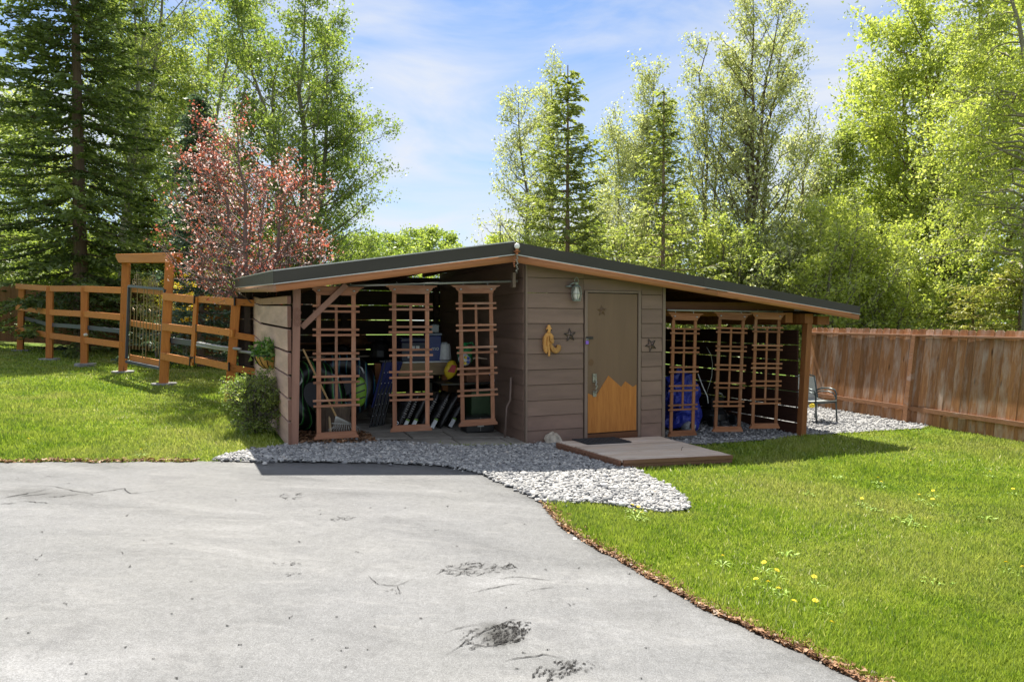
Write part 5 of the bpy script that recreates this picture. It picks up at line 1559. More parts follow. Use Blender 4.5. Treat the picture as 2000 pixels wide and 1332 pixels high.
def broadleaf(name, label, x, y, h, R0, leaf, bark, nleaf, size, seed, stems=1, lo=.25, nbr=46, up=.7, spread=.10, lean=(0, 0), prof=None, r0=.11, sig=.22, droop=0.0, clump=.7, cat='tree', group=None, twigs=6, dz=0.0, irr=.25):
    rng = np.random.default_rng(seed)
    t = thing(name, label, cat, (x, y, g(x) + dz), 0, group)
    prof = prof or (lambda q: math.sin(math.pi * min(1, .18 + .82 * q)) ** .7 * (1 - .35 * q))
    paths = []; rads = []; tips = []; wts = []
    az0 = rng.uniform(0, 6.28)
    for si in range(stems):
        a = az0 + si * 2 * math.pi / max(1, stems) + rng.uniform(-.4, .4)
        sd = np.array([math.cos(a), math.sin(a)]) * spread * (1 if stems > 1 else .35)
        hh = h * (1 if si == 0 else rng.uniform(.78, .98))
        q = np.linspace(0, 1, 12)
        P_ = np.zeros((12, 3)); P_[:, 2] = hh * q
        P_[:, :2] = sd[None, :] * hh * (q[:, None] ** 1.1) + np.array(lean)[None, :] * h * q[:, None] ** 1.6
        P_[:, :2] += np.cumsum(rng.normal(size=(12, 2)) * .010 * hh, 0) * q[:, None]
        rr = r0 * (1 if si == 0 else .8) * (1 - q) ** .75 + .012
        paths.append(P_); rads.append(rr)
        nb = int(nbr / stems) + 1
        for b in range(nb):
            f = lo + (1 - lo) * ((b + rng.random()) / nb)
            p = np.array([np.interp(f, q, P_[:, k]) for k in range(3)])
            qq = (f - lo) / (1 - lo)
            L = R0 * prof(qq) * rng.uniform(.9 - irr, .9 + irr) / (1 + .35 * (stems > 2))
            a2 = rng.uniform(0, 6.28) if stems == 1 else (a + rng.normal() * 1.3)
            u = up * rng.uniform(.7, 1.3)
            tau = np.linspace(0, 1, 6)
            br = p[None, :] + L * np.stack([math.cos(a2) * tau, math.sin(a2) * tau, u * tau + .15 * tau ** 2 - droop * tau ** 2], 1)
            br[1:] += rng.normal(size=(5, 3)) * .045 * L
            paths.append(br); rads.append(np.linspace(max(.010, np.interp(f, q, rr) * .45), .006, 6))
            for w_ in range(twigs):
                ta = rng.uniform(.25, 1.0); p2 = np.array([np.interp(ta, tau, br[:, k]) for k in range(3)])
                d = br[-1] - br[0]; d = d / (np.linalg.norm(d) + 1e-6) + rng.normal(size=3) * .75; d[2] += .25 - droop * 1.2; d /= np.linalg.norm(d)
                L2 = max(.22, L * rng.uniform(.22, .48))
                tw = p2[None, :] + d[None, :] * L2 * np.linspace(0, 1, 4)[:, None]
                tw[:, 2] -= droop * L2 * np.linspace(0, 1, 4) ** 2
                paths.append(tw); rads.append(np.array([.007, .006, .005, .003]))
                tips.append(tw[1:]); 
    big = [i for i in range(len(paths)) if len(paths[i]) > 4]; fine = [i for i in range(len(paths)) if len(paths[i]) <= 4]
    V, F_ = tubes_np([paths[i] for i in big], [rads[i] for i in big], 5)
    V2, F2 = tubes_np([paths[i][[0, 2, 3]] for i in fine], [rads[i][[0, 2, 3]] for i in fine], 3)
    V, F_ = np.concatenate([V, V2]), np.concatenate([F_, F2 + len(V)])
    link('trunk', np_mesh('trunk', V, F_, bark, smooth=True), t)
    T = np.concatenate(tips)
    cw = rng.random(len(T)) ** clump; cw /= cw.sum()
    pick = rng.choice(len(T), nleaf, p=cw)
    tone = rng.normal(size=len(T)) * .10
    nleaf = int(nleaf * 1.62); pick = rng.choice(len(T), nleaf, p=cw); size = size * .70
    P_ = T[pick] + np.clip(rng.normal(size=(nleaf, 3)), -1.9, 1.9) * sig * .72 * np.array([1, 1, .8])
    V, F_ = leaf_cloud(P_, size, rng, .62, up=-.5 * droop)
    var = np.clip(rng.beta(2.2, 2.4, nleaf) + tone[pick], 0, 1)
    link('crown', np_mesh('crown', V, F_, leaf, {'var': np.repeat(var, 3)}), t)
    return t

def conifer(name, label, x, y, h, R0, leaf, seed, lo=.06, per=9, wh=.42, nsp=26, dens=1.0, droop=.28, tipup=.25, bark=None, power=.85, top=.0, r0=.17, size=.15, thin_top=0.0, cat='tree', dz=0.0, lean=(0, 0), asym=None):
    rng = np.random.default_rng(seed)
    t = thing(name, label, cat, (x, y, g(x) + dz), 0)
    q = np.linspace(0, 1, 14)
    P0 = np.zeros((14, 3)); P0[:, 2] = q * h; P0[:, 0] = lean[0] * h * q; P0[:, 1] = lean[1] * h * q
    paths = [P0]; rads = [r0 * (1 - q) ** .9 + .012]
    N = []; D = []; TN = []
    z = lo * h; 
    while z < h * .985:
        f = z / h
        L0 = R0 * (1 - f) ** power + .10
        k = max(4, int(per * (1 - .35 * f) * (1 - thin_top * f)))
        a0 = rng.uniform(0, 6.28)
        for b in range(k):
            a = a0 + b * 6.2832 / k + rng.normal() * .25
            L = L0 * rng.uniform(.5, 1.2)
            if asym is not None: L *= asym(a, f)
            if rng.random() < .06: continue
            tau = np.linspace(0, 1, 7)
            dr = droop * (1 - .75 * f) * rng.uniform(.6, 1.3)
            upf = .55 * max(0, f - .55)
            zz = (-dr * tau + tipup * .6 * tau ** 2.4 + upf * tau) * L
            br = np.stack([math.cos(a) * tau * L, math.sin(a) * tau * L, zz], 1) + np.array([lean[0] * z, lean[1] * z, z + rng.uniform(-.12, .12) * wh])
            paths.append(br); rads.append(np.linspace(.022 * (1 - f) + .008, .004, 7))
            # sprays of twigs along the branch
            ns = max(3, int(nsp * dens * (L / 2.0 + .25)))
            ts = rng.uniform(.05, 1.0, ns) ** .85
            c = np.stack([np.interp(ts, tau, br[:, j]) for j in range(3)], 1)
            side = np.where(rng.random(ns) < .5, 1, -1)
            aa = a + side * rng.uniform(.5, 1.1, ns)
            l2 = (.16 + .42 * L * (1 - ts) * .6 + .06) * rng.uniform(.6, 1.2, ns)
            l2 = np.minimum(l2, .55)
            d2 = np.stack([np.cos(aa), np.sin(aa), -.22 + .18 * rng.normal(size=ns)], 1)
            tone_b = rng.normal() * .16
            TN.append(np.full(ns * 5, tone_b))
            for m_ in range(4):
                u = rng.uniform(.0, 1.0, ns)
                N.append(c + d2 * (l2 * u)[:, None]); D.append(d2)
            # along the main branch itself
            N.append(np.stack([np.interp(ts, tau, br[:, j]) for j in range(3)], 1)); D.append(np.repeat((br[-1] - br[0])[None, :] / (L + 1e-6), ns, 0))
        z += wh * (1.0 - .45 * f) * rng.uniform(.8, 1.2)
    V, F_ = tubes_np(paths, rads, 4)
    link('trunk', np_mesh('trunk', V, F_, bark or M['bark_spruce'], smooth=True), t)
    N = np.concatenate(N); D = np.concatenate(D); n = len(N)
    D = D + rng.normal(size=(n, 3)) * .38; D /= np.linalg.norm(D, axis=1)[:, None]
    E = rng.normal(size=(n, 3)); E[:, 2] *= .45; E -= D * (E * D).sum(1)[:, None]; E /= np.linalg.norm(E, axis=1)[:, None] + 1e-6
    s_ = size * rng.uniform(.6, 1.3, n)[:, None]
    V = np.empty((n, 4, 3)); V[:, 0] = N - D * s_ * .45; V[:, 1] = N + E * s_ * .20 + D * s_ * .05; V[:, 2] = N + D * s_ * .55; V[:, 3] = N - E * s_ * .20 + D * s_ * .05
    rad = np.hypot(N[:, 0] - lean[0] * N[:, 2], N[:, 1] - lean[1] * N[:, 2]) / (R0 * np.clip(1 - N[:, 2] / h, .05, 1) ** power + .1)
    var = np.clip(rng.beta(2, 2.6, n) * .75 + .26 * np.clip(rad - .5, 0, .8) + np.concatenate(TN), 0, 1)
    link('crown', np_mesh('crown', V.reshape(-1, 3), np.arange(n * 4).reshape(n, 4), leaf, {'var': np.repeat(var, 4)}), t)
    return t
def X(px, Y): return (px - 1000) / 1333 * Y
def Hh(py, Y, x): return at(1000, py, Y).z - g(x)

# --- left side
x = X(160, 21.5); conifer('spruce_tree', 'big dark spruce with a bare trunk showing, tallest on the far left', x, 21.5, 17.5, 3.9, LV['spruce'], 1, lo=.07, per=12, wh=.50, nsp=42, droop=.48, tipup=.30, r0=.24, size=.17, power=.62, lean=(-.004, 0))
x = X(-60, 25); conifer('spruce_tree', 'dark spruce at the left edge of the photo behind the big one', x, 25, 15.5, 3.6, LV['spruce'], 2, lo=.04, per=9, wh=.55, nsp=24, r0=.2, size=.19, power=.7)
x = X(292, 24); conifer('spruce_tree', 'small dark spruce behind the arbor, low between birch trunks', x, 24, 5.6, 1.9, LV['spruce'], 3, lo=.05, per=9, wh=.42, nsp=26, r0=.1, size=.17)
x = X(393, 19); conifer('blue_spruce_tree', 'blue green spruce between the arbor and the red leaved tree', x, 19, Hh(185, 19, x), 1.75, LV['blue_spruce'], 4, lo=.04, per=9, wh=.34, nsp=40, r0=.11, size=.13, droop=.18, tipup=.3, power=.8)
thin = lambda q: .75 + .25 * math.sin(3 * q)
x = X(232, 27); broadleaf('birch_tree', 'tall thin birch trunk just right of the big spruce', x, 27, 16.5, 1.7, LV['aspen'], M['bark_birch'], 9000, .115, 11, lo=.30, nbr=40, up=.8, lean=(.03, 0), r0=.15, prof=thin, sig=.26)
x = X(268, 26); broadleaf('birch_tree', 'forked birch whose right limb leans over the blue spruce', x, 26, 16.0, 2.3, LV['aspen'], M['bark_birch'], 15000, .115, 12, stems=2, spread=.10, lo=.30, nbr=48, up=.9, lean=(.06, 0), r0=.15, prof=thin, sig=.28)
x = X(395, 30); broadleaf('aspen_tree', 'loose pale aspen behind the blue spruce', x, 30, Hh(-10, 30, x), 2.7, LV['aspen'], M['bark_grey'], 22000, .13, 13, stems=3, spread=.06, lo=.18, nbr=70, up=.9, r0=.13, sig=.33, prof=thin)
x = X(322, 33); broadleaf('aspen_tree', 'pale aspen filling the gap left of the loose one', x, 33, 12.5, 2.6, LV['aspen'], M['bark_grey'], 16000, .14, 131, stems=2, spread=.05, lo=.10, nbr=60, up=.8, r0=.12, sig=.38, prof=thin)
x = X(60, 36); broadleaf('aspen_tree', 'pale aspen seen through the spruce on the far left', x, 36, 13.0, 3.4, LV['aspen'], M['bark_grey'], 14000, .17, 132, stems=2, spread=.05, lo=.12, nbr=50, up=.7, r0=.12, sig=.45)
vase = lambda q: 1.08 - .80 * q
x = X(585, 21); broadleaf('poplar_tree', 'large round headed green poplar behind the left half of the shed', x, 21, Hh(5, 21, x), 3.3, LV['poplar'], M['bark_grey'], 47000, .09, 14, stems=5, spread=.115, lo=.10, nbr=190, up=.62, r0=.13, sig=.20, prof=vase, lean=(.0, 0), twigs=6)
cher = lambda q: 1.0 - .55 * q
x = X(500, 13.2); broadleaf('chokecherry_tree', 'red leaved ornamental tree with blossom behind the shed corner', x, 13.2, Hh(292, 13.2, x), 1.95, LV['red'], M['bark_cherry'], 6600, .052, 15, stems=4, spread=.17, lo=.30, nbr=130, up=.62, r0=.06, sig=.10, prof=cher, twigs=7, lean=(.02, 0), clump=1.2)
# the lower green screen behind the left fence
for i, (px, Y, hh, rr, lab) in enumerate(((225, 28, 4.6, 2.4, 'bright green shrub behind the dark fence, left of the arbor'), (335, 26, 4.4, 2.0, 'bright green shrub showing between arbor and blue spruce'), (120, 30, 4.2, 2.6, 'bright green shrub low behind the big spruce'), (20, 31, 5.0, 2.6, 'bright green shrub at the far left behind the fence'), (455, 25, 4.4, 2.2, 'green shrub behind the red leaved tree'))):
    x = X(px, Y); broadleaf('shrub', lab, x, Y, hh, rr, LV['bright'], M['bark_grey'], 11000, .13, 30 + i, stems=4, spread=.22, lo=.08, nbr=50, up=.6, r0=.05, sig=.34, cat='shrub')
x = X(362, 20.5); broadleaf('golden_shrub', 'golden yellow shrub behind the iron gate', x, 20.5, 2.6, .7, leaf_mat('golden_leaf', [(0, (.30, .20, .015)), (.5, (.55, .36, .02)), (1, (.70, .52, .08))], .45), M['bark_grey'], 1800, .09, 41, stems=3, spread=.2, lo=.3, nbr=20, r0=.03, sig=.16, cat='shrub')
x = X(305, 21); broadleaf('golden_shrub', 'golden yellow shrub left of the arbor post in shade', x, 21, 2.5, .6, LV['yellow_spruce'], M['bark_grey'], 1200, .09, 42, stems=3, spread=.2, lo=.3, nbr=16, r0=.03, sig=.16, cat='shrub')

# --- middle
for i, (px, Y, py, rr, lab) in enumerate(((770, 52, 470, 2.6, 'distant tree just right of the big poplar'), (832, 60, 452, 2.8, 'distant rounded tree above the left roof slope'), (885, 64, 462, 2.2, 'distant small tree above the left roof slope, nearest the ridge'), (945, 58, 468, 2.4, 'distant low tree left of the ridge'), (705, 46, 470, 2.8, 'distant tree seen through the poplar'))):
    x = X(px, Y); broadleaf('distant_tree', lab, x, Y, Hh(py, Y, x), rr, LV['bright'], M['bark_grey'], 5000, .27, 50 + i, stems=2, spread=.08, lo=.2, nbr=40, up=.7, r0=.12, sig=.42, twigs=5)
x = X(1032, 25); broadleaf('pale_aspen_tree', 'sparse pale aspen left of the middle spruce', x, 25, Hh(190, 25, x), 1.9, LV['pale'], M['bark_grey'], 6500, .09, 16, stems=1, lo=.22, nbr=60, up=.55, r0=.085, sig=.22, prof=lambda q: 1.05 - .78 * q, clump=1.6)
x = X(1092, 26); broadleaf('pale_aspen_tree', 'sparse pale aspen right behind the middle spruce', x, 26, Hh(142, 26, x), 1.7, LV['pale'], M['bark_grey'], 7000, .09, 17, stems=2, spread=.03, lo=.2, nbr=60, up=.75, r0=.085, sig=.22, prof=lambda q: 1.0 - .7 * q, clump=1.4, lean=(.01, 0))
x = X(1108, 17); conifer('young_spruce_tree', 'slim green spruce standing above the roof right of the ridge', x, 17, Hh(128, 17, x), 2.5, LV['spruce_lit'], 5, lo=.05, per=10, wh=.33, nsp=46, r0=.075, size=.115, droop=.14, tipup=.35, power=.95, thin_top=.3)
x = X(1294, 17.5); conifer('young_spruce_tree', 'thin topped spruce with brown stem above the middle of the right roof', x, 17.5, Hh(172, 17.5, x), 2.5, LV['spruce_lit'], 6, lo=.05, per=9, wh=.36, nsp=34, r0=.075, size=.115, droop=.16, tipup=.35, power=1.15, thin_top=.5)
narrow = lambda q: (.9 - .62 * q)
x = X(1262, 23); broadleaf('pale_poplar_tree', 'pale upright poplar behind the thin topped spruce', x, 23, Hh(128, 23, x), 2.4, LV['pale'], M['bark_grey'], 18500, .088, 18, stems=3, spread=.035, lo=.10, nbr=110, up=1.1, r0=.085, sig=.22, prof=narrow, lean=(.015, 0))
x = X(1205, 25); broadleaf('pale_poplar_tree', 'shorter pale poplar between the two young spruces', x, 25, Hh(265, 25, x), 2.2, LV['pale'], M['bark_grey'], 11000, .09, 181, stems=2, spread=.05, lo=.1, nbr=60, up=1.0, r0=.07, sig=.25, prof=narrow)
x = X(1462, 22); broadleaf('pale_poplar_tree', 'tallest pale poplar, with a leaning tip over the right roof', x, 22, Hh(8, 22, x), 3.2, LV['pale'], M['bark'], 25000, .088, 19, stems=4, spread=.055, lo=.08, nbr=160, up=1.15, r0=.10, sig=.20, prof=narrow, lean=(.035, 0), clump=1.2)
x = X(1378, 23.5); broadleaf('pale_poplar_tree', 'pale poplar of thin stems left of the tallest one', x, 23.5, Hh(85, 23.5, x), 2.4, LV['pale'], M['bark'], 11500, .088, 20, stems=3, spread=.03, lo=.08, nbr=90, up=1.2, r0=.07, sig=.2, prof=narrow, lean=(.03, 0), clump=1.4)
x = X(1540, 24); broadleaf('pale_poplar_tree', 'pale poplar right of the tallest one, leaning out over open sky', x, 24, Hh(215, 24, x), 2.5, LV['pale'], M['bark'], 9500, .09, 21, stems=3, spread=.05, lo=.08, nbr=80, up=1.1, r0=.07, sig=.22, prof=narrow, lean=(.07, 0), clump=1.3)
for i, (px, Y, py, rr, lab) in enumerate(((1165, 20, 430, 1.9, 'leafy light green shrub right of the slim spruce'), (1235, 21, 400, 1.9, 'leafy light green shrub left of the brown stemmed spruce'), (1350, 20.5, 400, 1.8, 'leafy light green shrub right of the brown stemmed spruce'),
        (1425, 20, 430, 1.9, 'leafy light green shrub under the tallest poplar'), (1500, 20, 440, 1.9, 'leafy light green shrub above the right part of the roof'), (1560, 21.5, 390, 1.9, 'leafy light green shrub above the right end of the roof'), (1090, 23, 450, 2.0, 'leafy light green shrub behind the slim spruce'), (1000, 26, 455, 1.6, 'yellow green shrub directly behind the ridge'))):
    x = X(px, Y); broadleaf('leafy_shrub', lab, x, Y, Hh(py, Y, x), rr, LV[('aspen', 'pale', 'lime', 'aspen', 'pale', 'lime', 'aspen', 'lime')[i]], M['bark_grey'], 7500, .095, 60 + i, stems=5, spread=.18, lo=.08, nbr=62, up=.8, r0=.05, sig=.21, cat='shrub', irr=.55)
# --- right
x = X(1622, 24); broadleaf('slender_tree', 'slender green tree right of the poplars with a narrow top', x, 24, Hh(270, 24, x), 1.6, LV['aspen'], M['bark_grey'], 9500, .11, 22, stems=1, lo=.12, nbr=60, up=.7, r0=.08, sig=.22, prof=lambda q: 1.0 - .7 * q)
for i, (px, Y, py, rr, lf_, lab) in enumerate(((1640, 19.5, 395, 1.9, 'lime', 'bright green shrub over the fence, right of the roof end'), (1700, 20.5, 370, 2.0, 'lime', 'lime green shrub over the fence, right of the bright one'), (1590, 19, 450, 1.6, 'lime', 'deep green shrub close behind the roof end'), (1740, 19.5, 500, 1.7, 'lime', 'low bright shrub over the left fence post'), (1850, 22, 520, 1.7, 'bright', 'shaded green shrub under the big maple, beside its trunk'))):
    x = X(px, Y); broadleaf('fence_shrub', lab, x, Y, Hh(py, Y, x), rr, LV[lf_], M['bark_grey'], 8000, .095, 70 + i, stems=5, spread=.19, lo=.08, nbr=70, up=.75, r0=.05, sig=.20, cat='shrub', irr=.55)
dome = lambda q: 1.05 if q < .35 else 1.05 - .85 * (q - .35)
x = X(1868, 24); broadleaf('maple_tree', 'big spreading green tree on the right with dark arching limbs', x, 24, Hh(-30, 24, x), 4.4, LV['lime'], M['bark'], 68000, .12, 23, stems=5, spread=.13, lo=.16, nbr=210, up=.55, r0=.20, sig=.26, prof=dome, twigs=6, lean=(-.02, 0))
x = X(2010, 16.5); broadleaf('weeping_birch_tree', 'bright yellow green weeping birch at the right edge', x, 16.5, Hh(-130, 16.5, x), 2.1, LV['lime'], M['bark_birch'], 42000, .075, 24, stems=2, spread=.04, lo=.22, nbr=110, up=.45, r0=.12, sig=.15, prof=dome, droop=.55, twigs=7)
for i, (px, Y, py, rr, lab) in enumerate(((1900, 18.6, 560, 1.9, 'low yellow green spruce spreading above the right fence'), (1990, 17.2, 525, 1.8, 'low yellow green spruce at the right edge above the fence'))):
    x = X(px, Y); conifer('low_spruce', lab, x, Y, Hh(py, Y, x), rr, LV['yellow_spruce'], 80 + i, lo=.2, per=9, wh=.30, nsp=26, r0=.06, size=.12, droop=.05, tipup=.1, power=.45)
x = X(1760, 31); broadleaf('backdrop_tree', 'green tree in the gap behind the big maple', x, 31, Hh(300, 31, x), 3.2, LV['bright'], M['bark_grey'], 13000, .16, 25, stems=3, spread=.06, lo=.1, nbr=60, r0=.1, sig=.4)
# far woods closing the view
def woods(name, label, x0, x1, y0, y1, h, n, size, seed):
    rng = np.random.default_rng(seed)
    nt = 26
    cx = rng.uniform(x0, x1, nt); cy_ = rng.uniform(y0, y1, nt); hh = h * rng.uniform(.6, 1.1, nt)
    k = rng.integers(0, nt, n); q = rng.random(n) ** .8
    rr = 2.6 * (1 - .6 * q) * np.sqrt(rng.random(n)); a = rng.uniform(0, 6.28, n)
    P_ = np.stack([cx[k] + rr * np.cos(a), cy_[k] + rr * np.sin(a), gz(cx[k]) + .3 + q * hh[k]], 1)
    V, F_ = leaf_cloud(P_, size, rng, .7)
    stuff(link(name, np_mesh(name, V, F_, LV['aspen'], {'var': np.repeat(np.clip(rng.beta(2, 2.5, n), 0, 1), 3)})), label, 'woods')
woods('far_woods', 'pale green woods far behind the left fence', -50, -12, 40, 60, 5.5, 20000, .36, 3)
woods('far_woods', 'pale green woods far behind the shed and right trees', -8, 46, 42, 66, 5.5, 26000, .36, 4)

# bush at the shed's left corner
x, y = -3.50, 9.3
t = broadleaf('corner_bush', 'small leafy bush at the left front corner of the shed', x, y, .70, .36, LV['poplar'], M['bark_grey'], 6500, .034, 90, stems=6, spread=.24, lo=.05, nbr=60, up=.6, r0=.012, sig=.05, cat='shrub', twigs=5, irr=.5)

# ------------------------------------------------------------------ gravel stones
ICO_V = np.array([(0, 0, 1), (.894, 0, .447), (.276, .851, .447), (-.724, .526, .447), (-.724, -.526, .447), (.276, -.851, .447), (.724, .526, -.447), (-.276, .851, -.447), (-.894, 0, -.447), (-.276, -.851, -.447), (.724, -.526, -.447), (0, 0, -1)])
ICO_F = np.array([(0, 1, 2), (0, 2, 3), (0, 3, 4), (0, 4, 5), (0, 5, 1), (1, 6, 2), (2, 7, 3), (3, 8, 4), (4, 9, 5), (5, 10, 1), (2, 6, 7), (3, 7, 8), (4, 8, 9), (5, 9, 10), (1, 10, 6)])
def gravel(poly, n, r, seed, name, label):
    rng = np.random.default_rng(seed)
    xs = [p[0] for p in poly]; ys = [p[1] for p in poly]
    P_ = np.empty((0, 2))
    while len(P_) < n:
        q = rng.uniform((min(xs), min(ys)), (max(xs), max(ys)), (n * 2, 2)); P_ = np.concatenate([P_, q[in_poly(q[:, 0], q[:, 1], poly)]])
    P_ = P_[:n]
    # a few strays past the edge
    P_ += rng.normal(size=P_.shape) * np.where(rng.random(n)[:, None] < .03, .11, .02)
    s_ = r * np.exp(rng.normal(size=n) * .28)
    sc3 = np.stack([s_ * rng.uniform(.9, 1.5, n), s_ * rng.uniform(.7, 1.1, n), s_ * rng.uniform(.45, .8, n)], 1)
    base_ = ICO_V[None] * (1 + rng.uniform(-.22, .22, (n, 12, 1)))
    v = base_ * sc3[:, None, :]
    a = rng.uniform(0, 6.28, n); b = rng.normal(size=n) * .4
    ca, sa, cb_, sb_ = np.cos(a), np.sin(a), np.cos(b), np.sin(b)
    x_, y_, z_ = v[..., 0], v[..., 1], v[..., 2]
    y2 = y_ * cb_[:, None] - z_ * sb_[:, None]; z2 = y_ * sb_[:, None] + z_ * cb_[:, None]
    x3 = x_ * ca[:, None] - y2 * sa[:, None]; y3 = x_ * sa[:, None] + y2 * ca[:, None]
    zz = gz(P_[:, 0]) + .022 + rng.uniform(0, .022, n)
    V = np.stack([x3 + P_[:, 0:1], y3 + P_[:, 1:2], z2 + zz[:, None]], -1)
    F_ = (ICO_F[None] + (np.arange(n) * 12)[:, None, None]).reshape(-1, 3)
    stuff(link(name, np_mesh(name, V.reshape(-1, 3), F_, M['gravel'], {'var': np.repeat(np.clip(rng.beta(2.2, 2.2, n), 0, 1), 12)}, smooth=False)), label, 'gravel')
gravel(front_gravel, 17000, .0185, 5, 'gravel', 'loose grey gravel between the shed front and the driveway')
gravel(side_gravel, 8500, .0195, 6, 'gravel', 'grey gravel in the right bay and around the patio chair')

# dead leaves inside the left bay and along the lawn edge
def litter(P_, size, seed, name, label, mat, lift=.03):
    rng = np.random.default_rng(seed); n = len(P_)
    P3 = np.stack([P_[:, 0], P_[:, 1], gz(P_[:, 0]) + lift + rng.uniform(0, .025, n)], 1)
    V, F_ = leaf_cloud(P3, size, rng, .6)
    V[:, 2] = (V[:, 2] - np.repeat(P3[:, 2], 3)) * .45 + np.repeat(P3[:, 2], 3)
    stuff(link(name, np_mesh(name, V, F_, mat, {'var': np.repeat(rng.random(n), 3)})), label, 'leaf litter')
lm = leaf_mat('dead_leaf', [(0, (.06, .03, .018)), (.5, (.16, .075, .035)), (1, (.32, .18, .10))], .1, gloss=.03)
rng = np.random.default_rng(9)
q = np.stack([rng.uniform(-3.1, -2.1, 900), rng.uniform(.02, .9, 900)], 1)
litter(np.array([tuple(S(a, c))[:2] for a, c in q]), .05, 1, 'dead_leaves', 'brown dead leaves on the floor at the left end of the bay', lm, .05)
e = rng.uniform(ex[10], 2.6, 7500); off = np.abs(rng.normal(size=7500)) * .062 - .03
# offset square to the edge line
ev = np.gradient(y_edge(e), e + 1e-9) if False else (y_edge(e + .05) - y_edge(e - .05)) / .1
nrm = np.stack([-ev, np.ones_like(ev)], 1); nrm /= np.linalg.norm(nrm, axis=1)[:, None]
litter(np.stack([e, y_edge(e)], 1) + nrm * off[:, None], .028, 2, 'edge_litter', 'brown leaf litter along the right lawn edge of the driveway', lm, .012)
e = rng.uniform(-9, -3.45, 3000); litter(np.stack([e, y_edge(e) + np.abs(rng.normal(size=3000)) * .06], 1), .03, 3, 'edge_litter', 'brown dead grass along the left lawn edge of the driveway', lm, .012)

# ------------------------------------------------------------------ lawn grass
deck_poly = [tuple(S(*q))[:2] for q in dk]
shed_poly = [sw(-3.3, -.05), sw(5.3, .0), sw(5.3, 4.3), sw(-3.6, 4.3)]
def grass(n, seed):
    rng = np.random.default_rng(seed)
    px = rng.uniform(-420, 2420, n); py = 660 + (1460 - 660) * rng.random(n) ** 1.15
    # sight lines to the ground, vectorised
    d0 = (px - 1000) / 1333; zz = (666 - py) / 1333
    yv = _f[1] + _u[1] * zz; dz = (_f[2] + _u[2] * zz) / yv; dx_ = d0 / yv
    t = np.full(n, 8.0)
    for _ in range(50):
        t = .5 * t + .5 * np.clip((gz(dx_ * t) - H_EYE) / np.minimum(dz, -1e-3), .5, 60)
    x, y = dx_ * t, t
    ok = (t < 30) & (y > y_edge(x) + .015)
    for poly in (front_gravel, side_gravel, deck_poly, shed_poly):
        ok &= ~in_poly(x, y, poly)
    # keep it off the strip of woodland floor behind the fences
    ok &= ~((x < -4) & (y > 22.6))
    side = (x - fA.x) * fn.x + (y - fA.y) * fn.y
    ok &= side < .05
    x, y, t = x[ok], y[ok], t[ok]; n = len(x)
    # thin by patchiness
    h = rng.uniform(.022, .056, n) * (1 + .34 * np.sin(x * 2.1 + 1.3 * np.sin(y * 1.7)) * np.sin(y * 2.6)) 
    tall = rng.random(n) < .03; h[tall] *= 1.5
    w = (.0032 + .00085 * t) * rng.uniform(.7, 1.3, n)
    a = rng.uniform(0, 6.28, n); ln = rng.uniform(.1, .75, n) * h; la = rng.uniform(0, 6.28, n)
    z = gz(x)
    V = np.empty((n, 3, 3))
    V[:, 0] = np.stack([x - np.cos(a) * w, y - np.sin(a) * w, z], 1); V[:, 1] = np.stack([x + np.cos(a) * w, y + np.sin(a) * w, z], 1)
    V[:, 2] = np.stack([x + np.cos(la) * ln, y + np.sin(la) * ln, z + h], 1)
    var = np.clip(rng.beta(2.2, 2.4, n) + .10 * np.sin(x * 1.1 + 2 * np.sin(y * .7)), 0, 1)
    stuff(link('lawn_grass', np_mesh('lawn_grass', V.reshape(-1, 3), np.arange(n * 3).reshape(n, 3), M['grass'], {'var': np.repeat(var, 3)})), 'short green lawn grass on both sides of the shed', 'grass')
grass(1150000, 3)

# dandelions
dand_px = [(1492, 1113), (1517, 1129), (1476, 1147), (1500, 1153), (1520, 1166), (1590, 1142), (1551, 1192), (1592, 1191), (1624, 1235), (1411, 1100), (1795, 974), (1821, 983), (1822, 966), (1683, 982), (1715, 940), (1721, 948), (1933, 927), (1978, 962), (1964, 1112), (1996, 1121),
           (1816, 905), (1235, 996), (1247, 1000), (1241, 1009), (1253, 1012), (56, 865), (276, 886)]
stem_m = plain('dandelion_stem', (.22, .30, .08), .6); pet_m = plain('dandelion_petal', (.80, .56, .015), .7, 0, .2, 60, .4)
hm = B()
for ring, (rr, zz) in enumerate(((.020, .002), (.014, .008), (.007, .011))):
    nn = 14 - ring * 3
    for k in range(nn):
        a_ = 6.2832 * k / nn + ring * .2
        hm.add([(.25 * rr * math.cos(a_), .25 * rr * math.sin(a_), zz * .6), (rr * math.cos(a_ - .18), rr * math.sin(a_ - .18), zz), (rr * 1.12 * math.cos(a_), rr * 1.12 * math.sin(a_), zz + .001), (rr * math.cos(a_ + .18), rr * math.sin(a_ + .18), zz)], [(0, 1, 2, 3)])
head_me = hm.mesh('flower_head', pet_m); stem_me = B().tube([(0, 0, 0), (.003, 0, .05), (0, 0, .075)], .003, 5).mesh('stem', stem_m)
lf_me = B()
for k in range(7):
    a_ = k * .9; L_ = .10
    lf_me.add([(0, 0, .01), (L_ * .5 * math.cos(a_ - .16), L_ * .5 * math.sin(a_ - .16), .03), (L_ * math.cos(a_), L_ * math.sin(a_), .022), (L_ * .5 * math.cos(a_ + .16), L_ * .5 * math.sin(a_ + .16), .03)], [(0, 1, 2, 3)])
lf_me = lf_me.mesh('leaf_rosette', plain('dandelion_leaf', (.16, .25, .03), .6))
rg = random.Random(2)
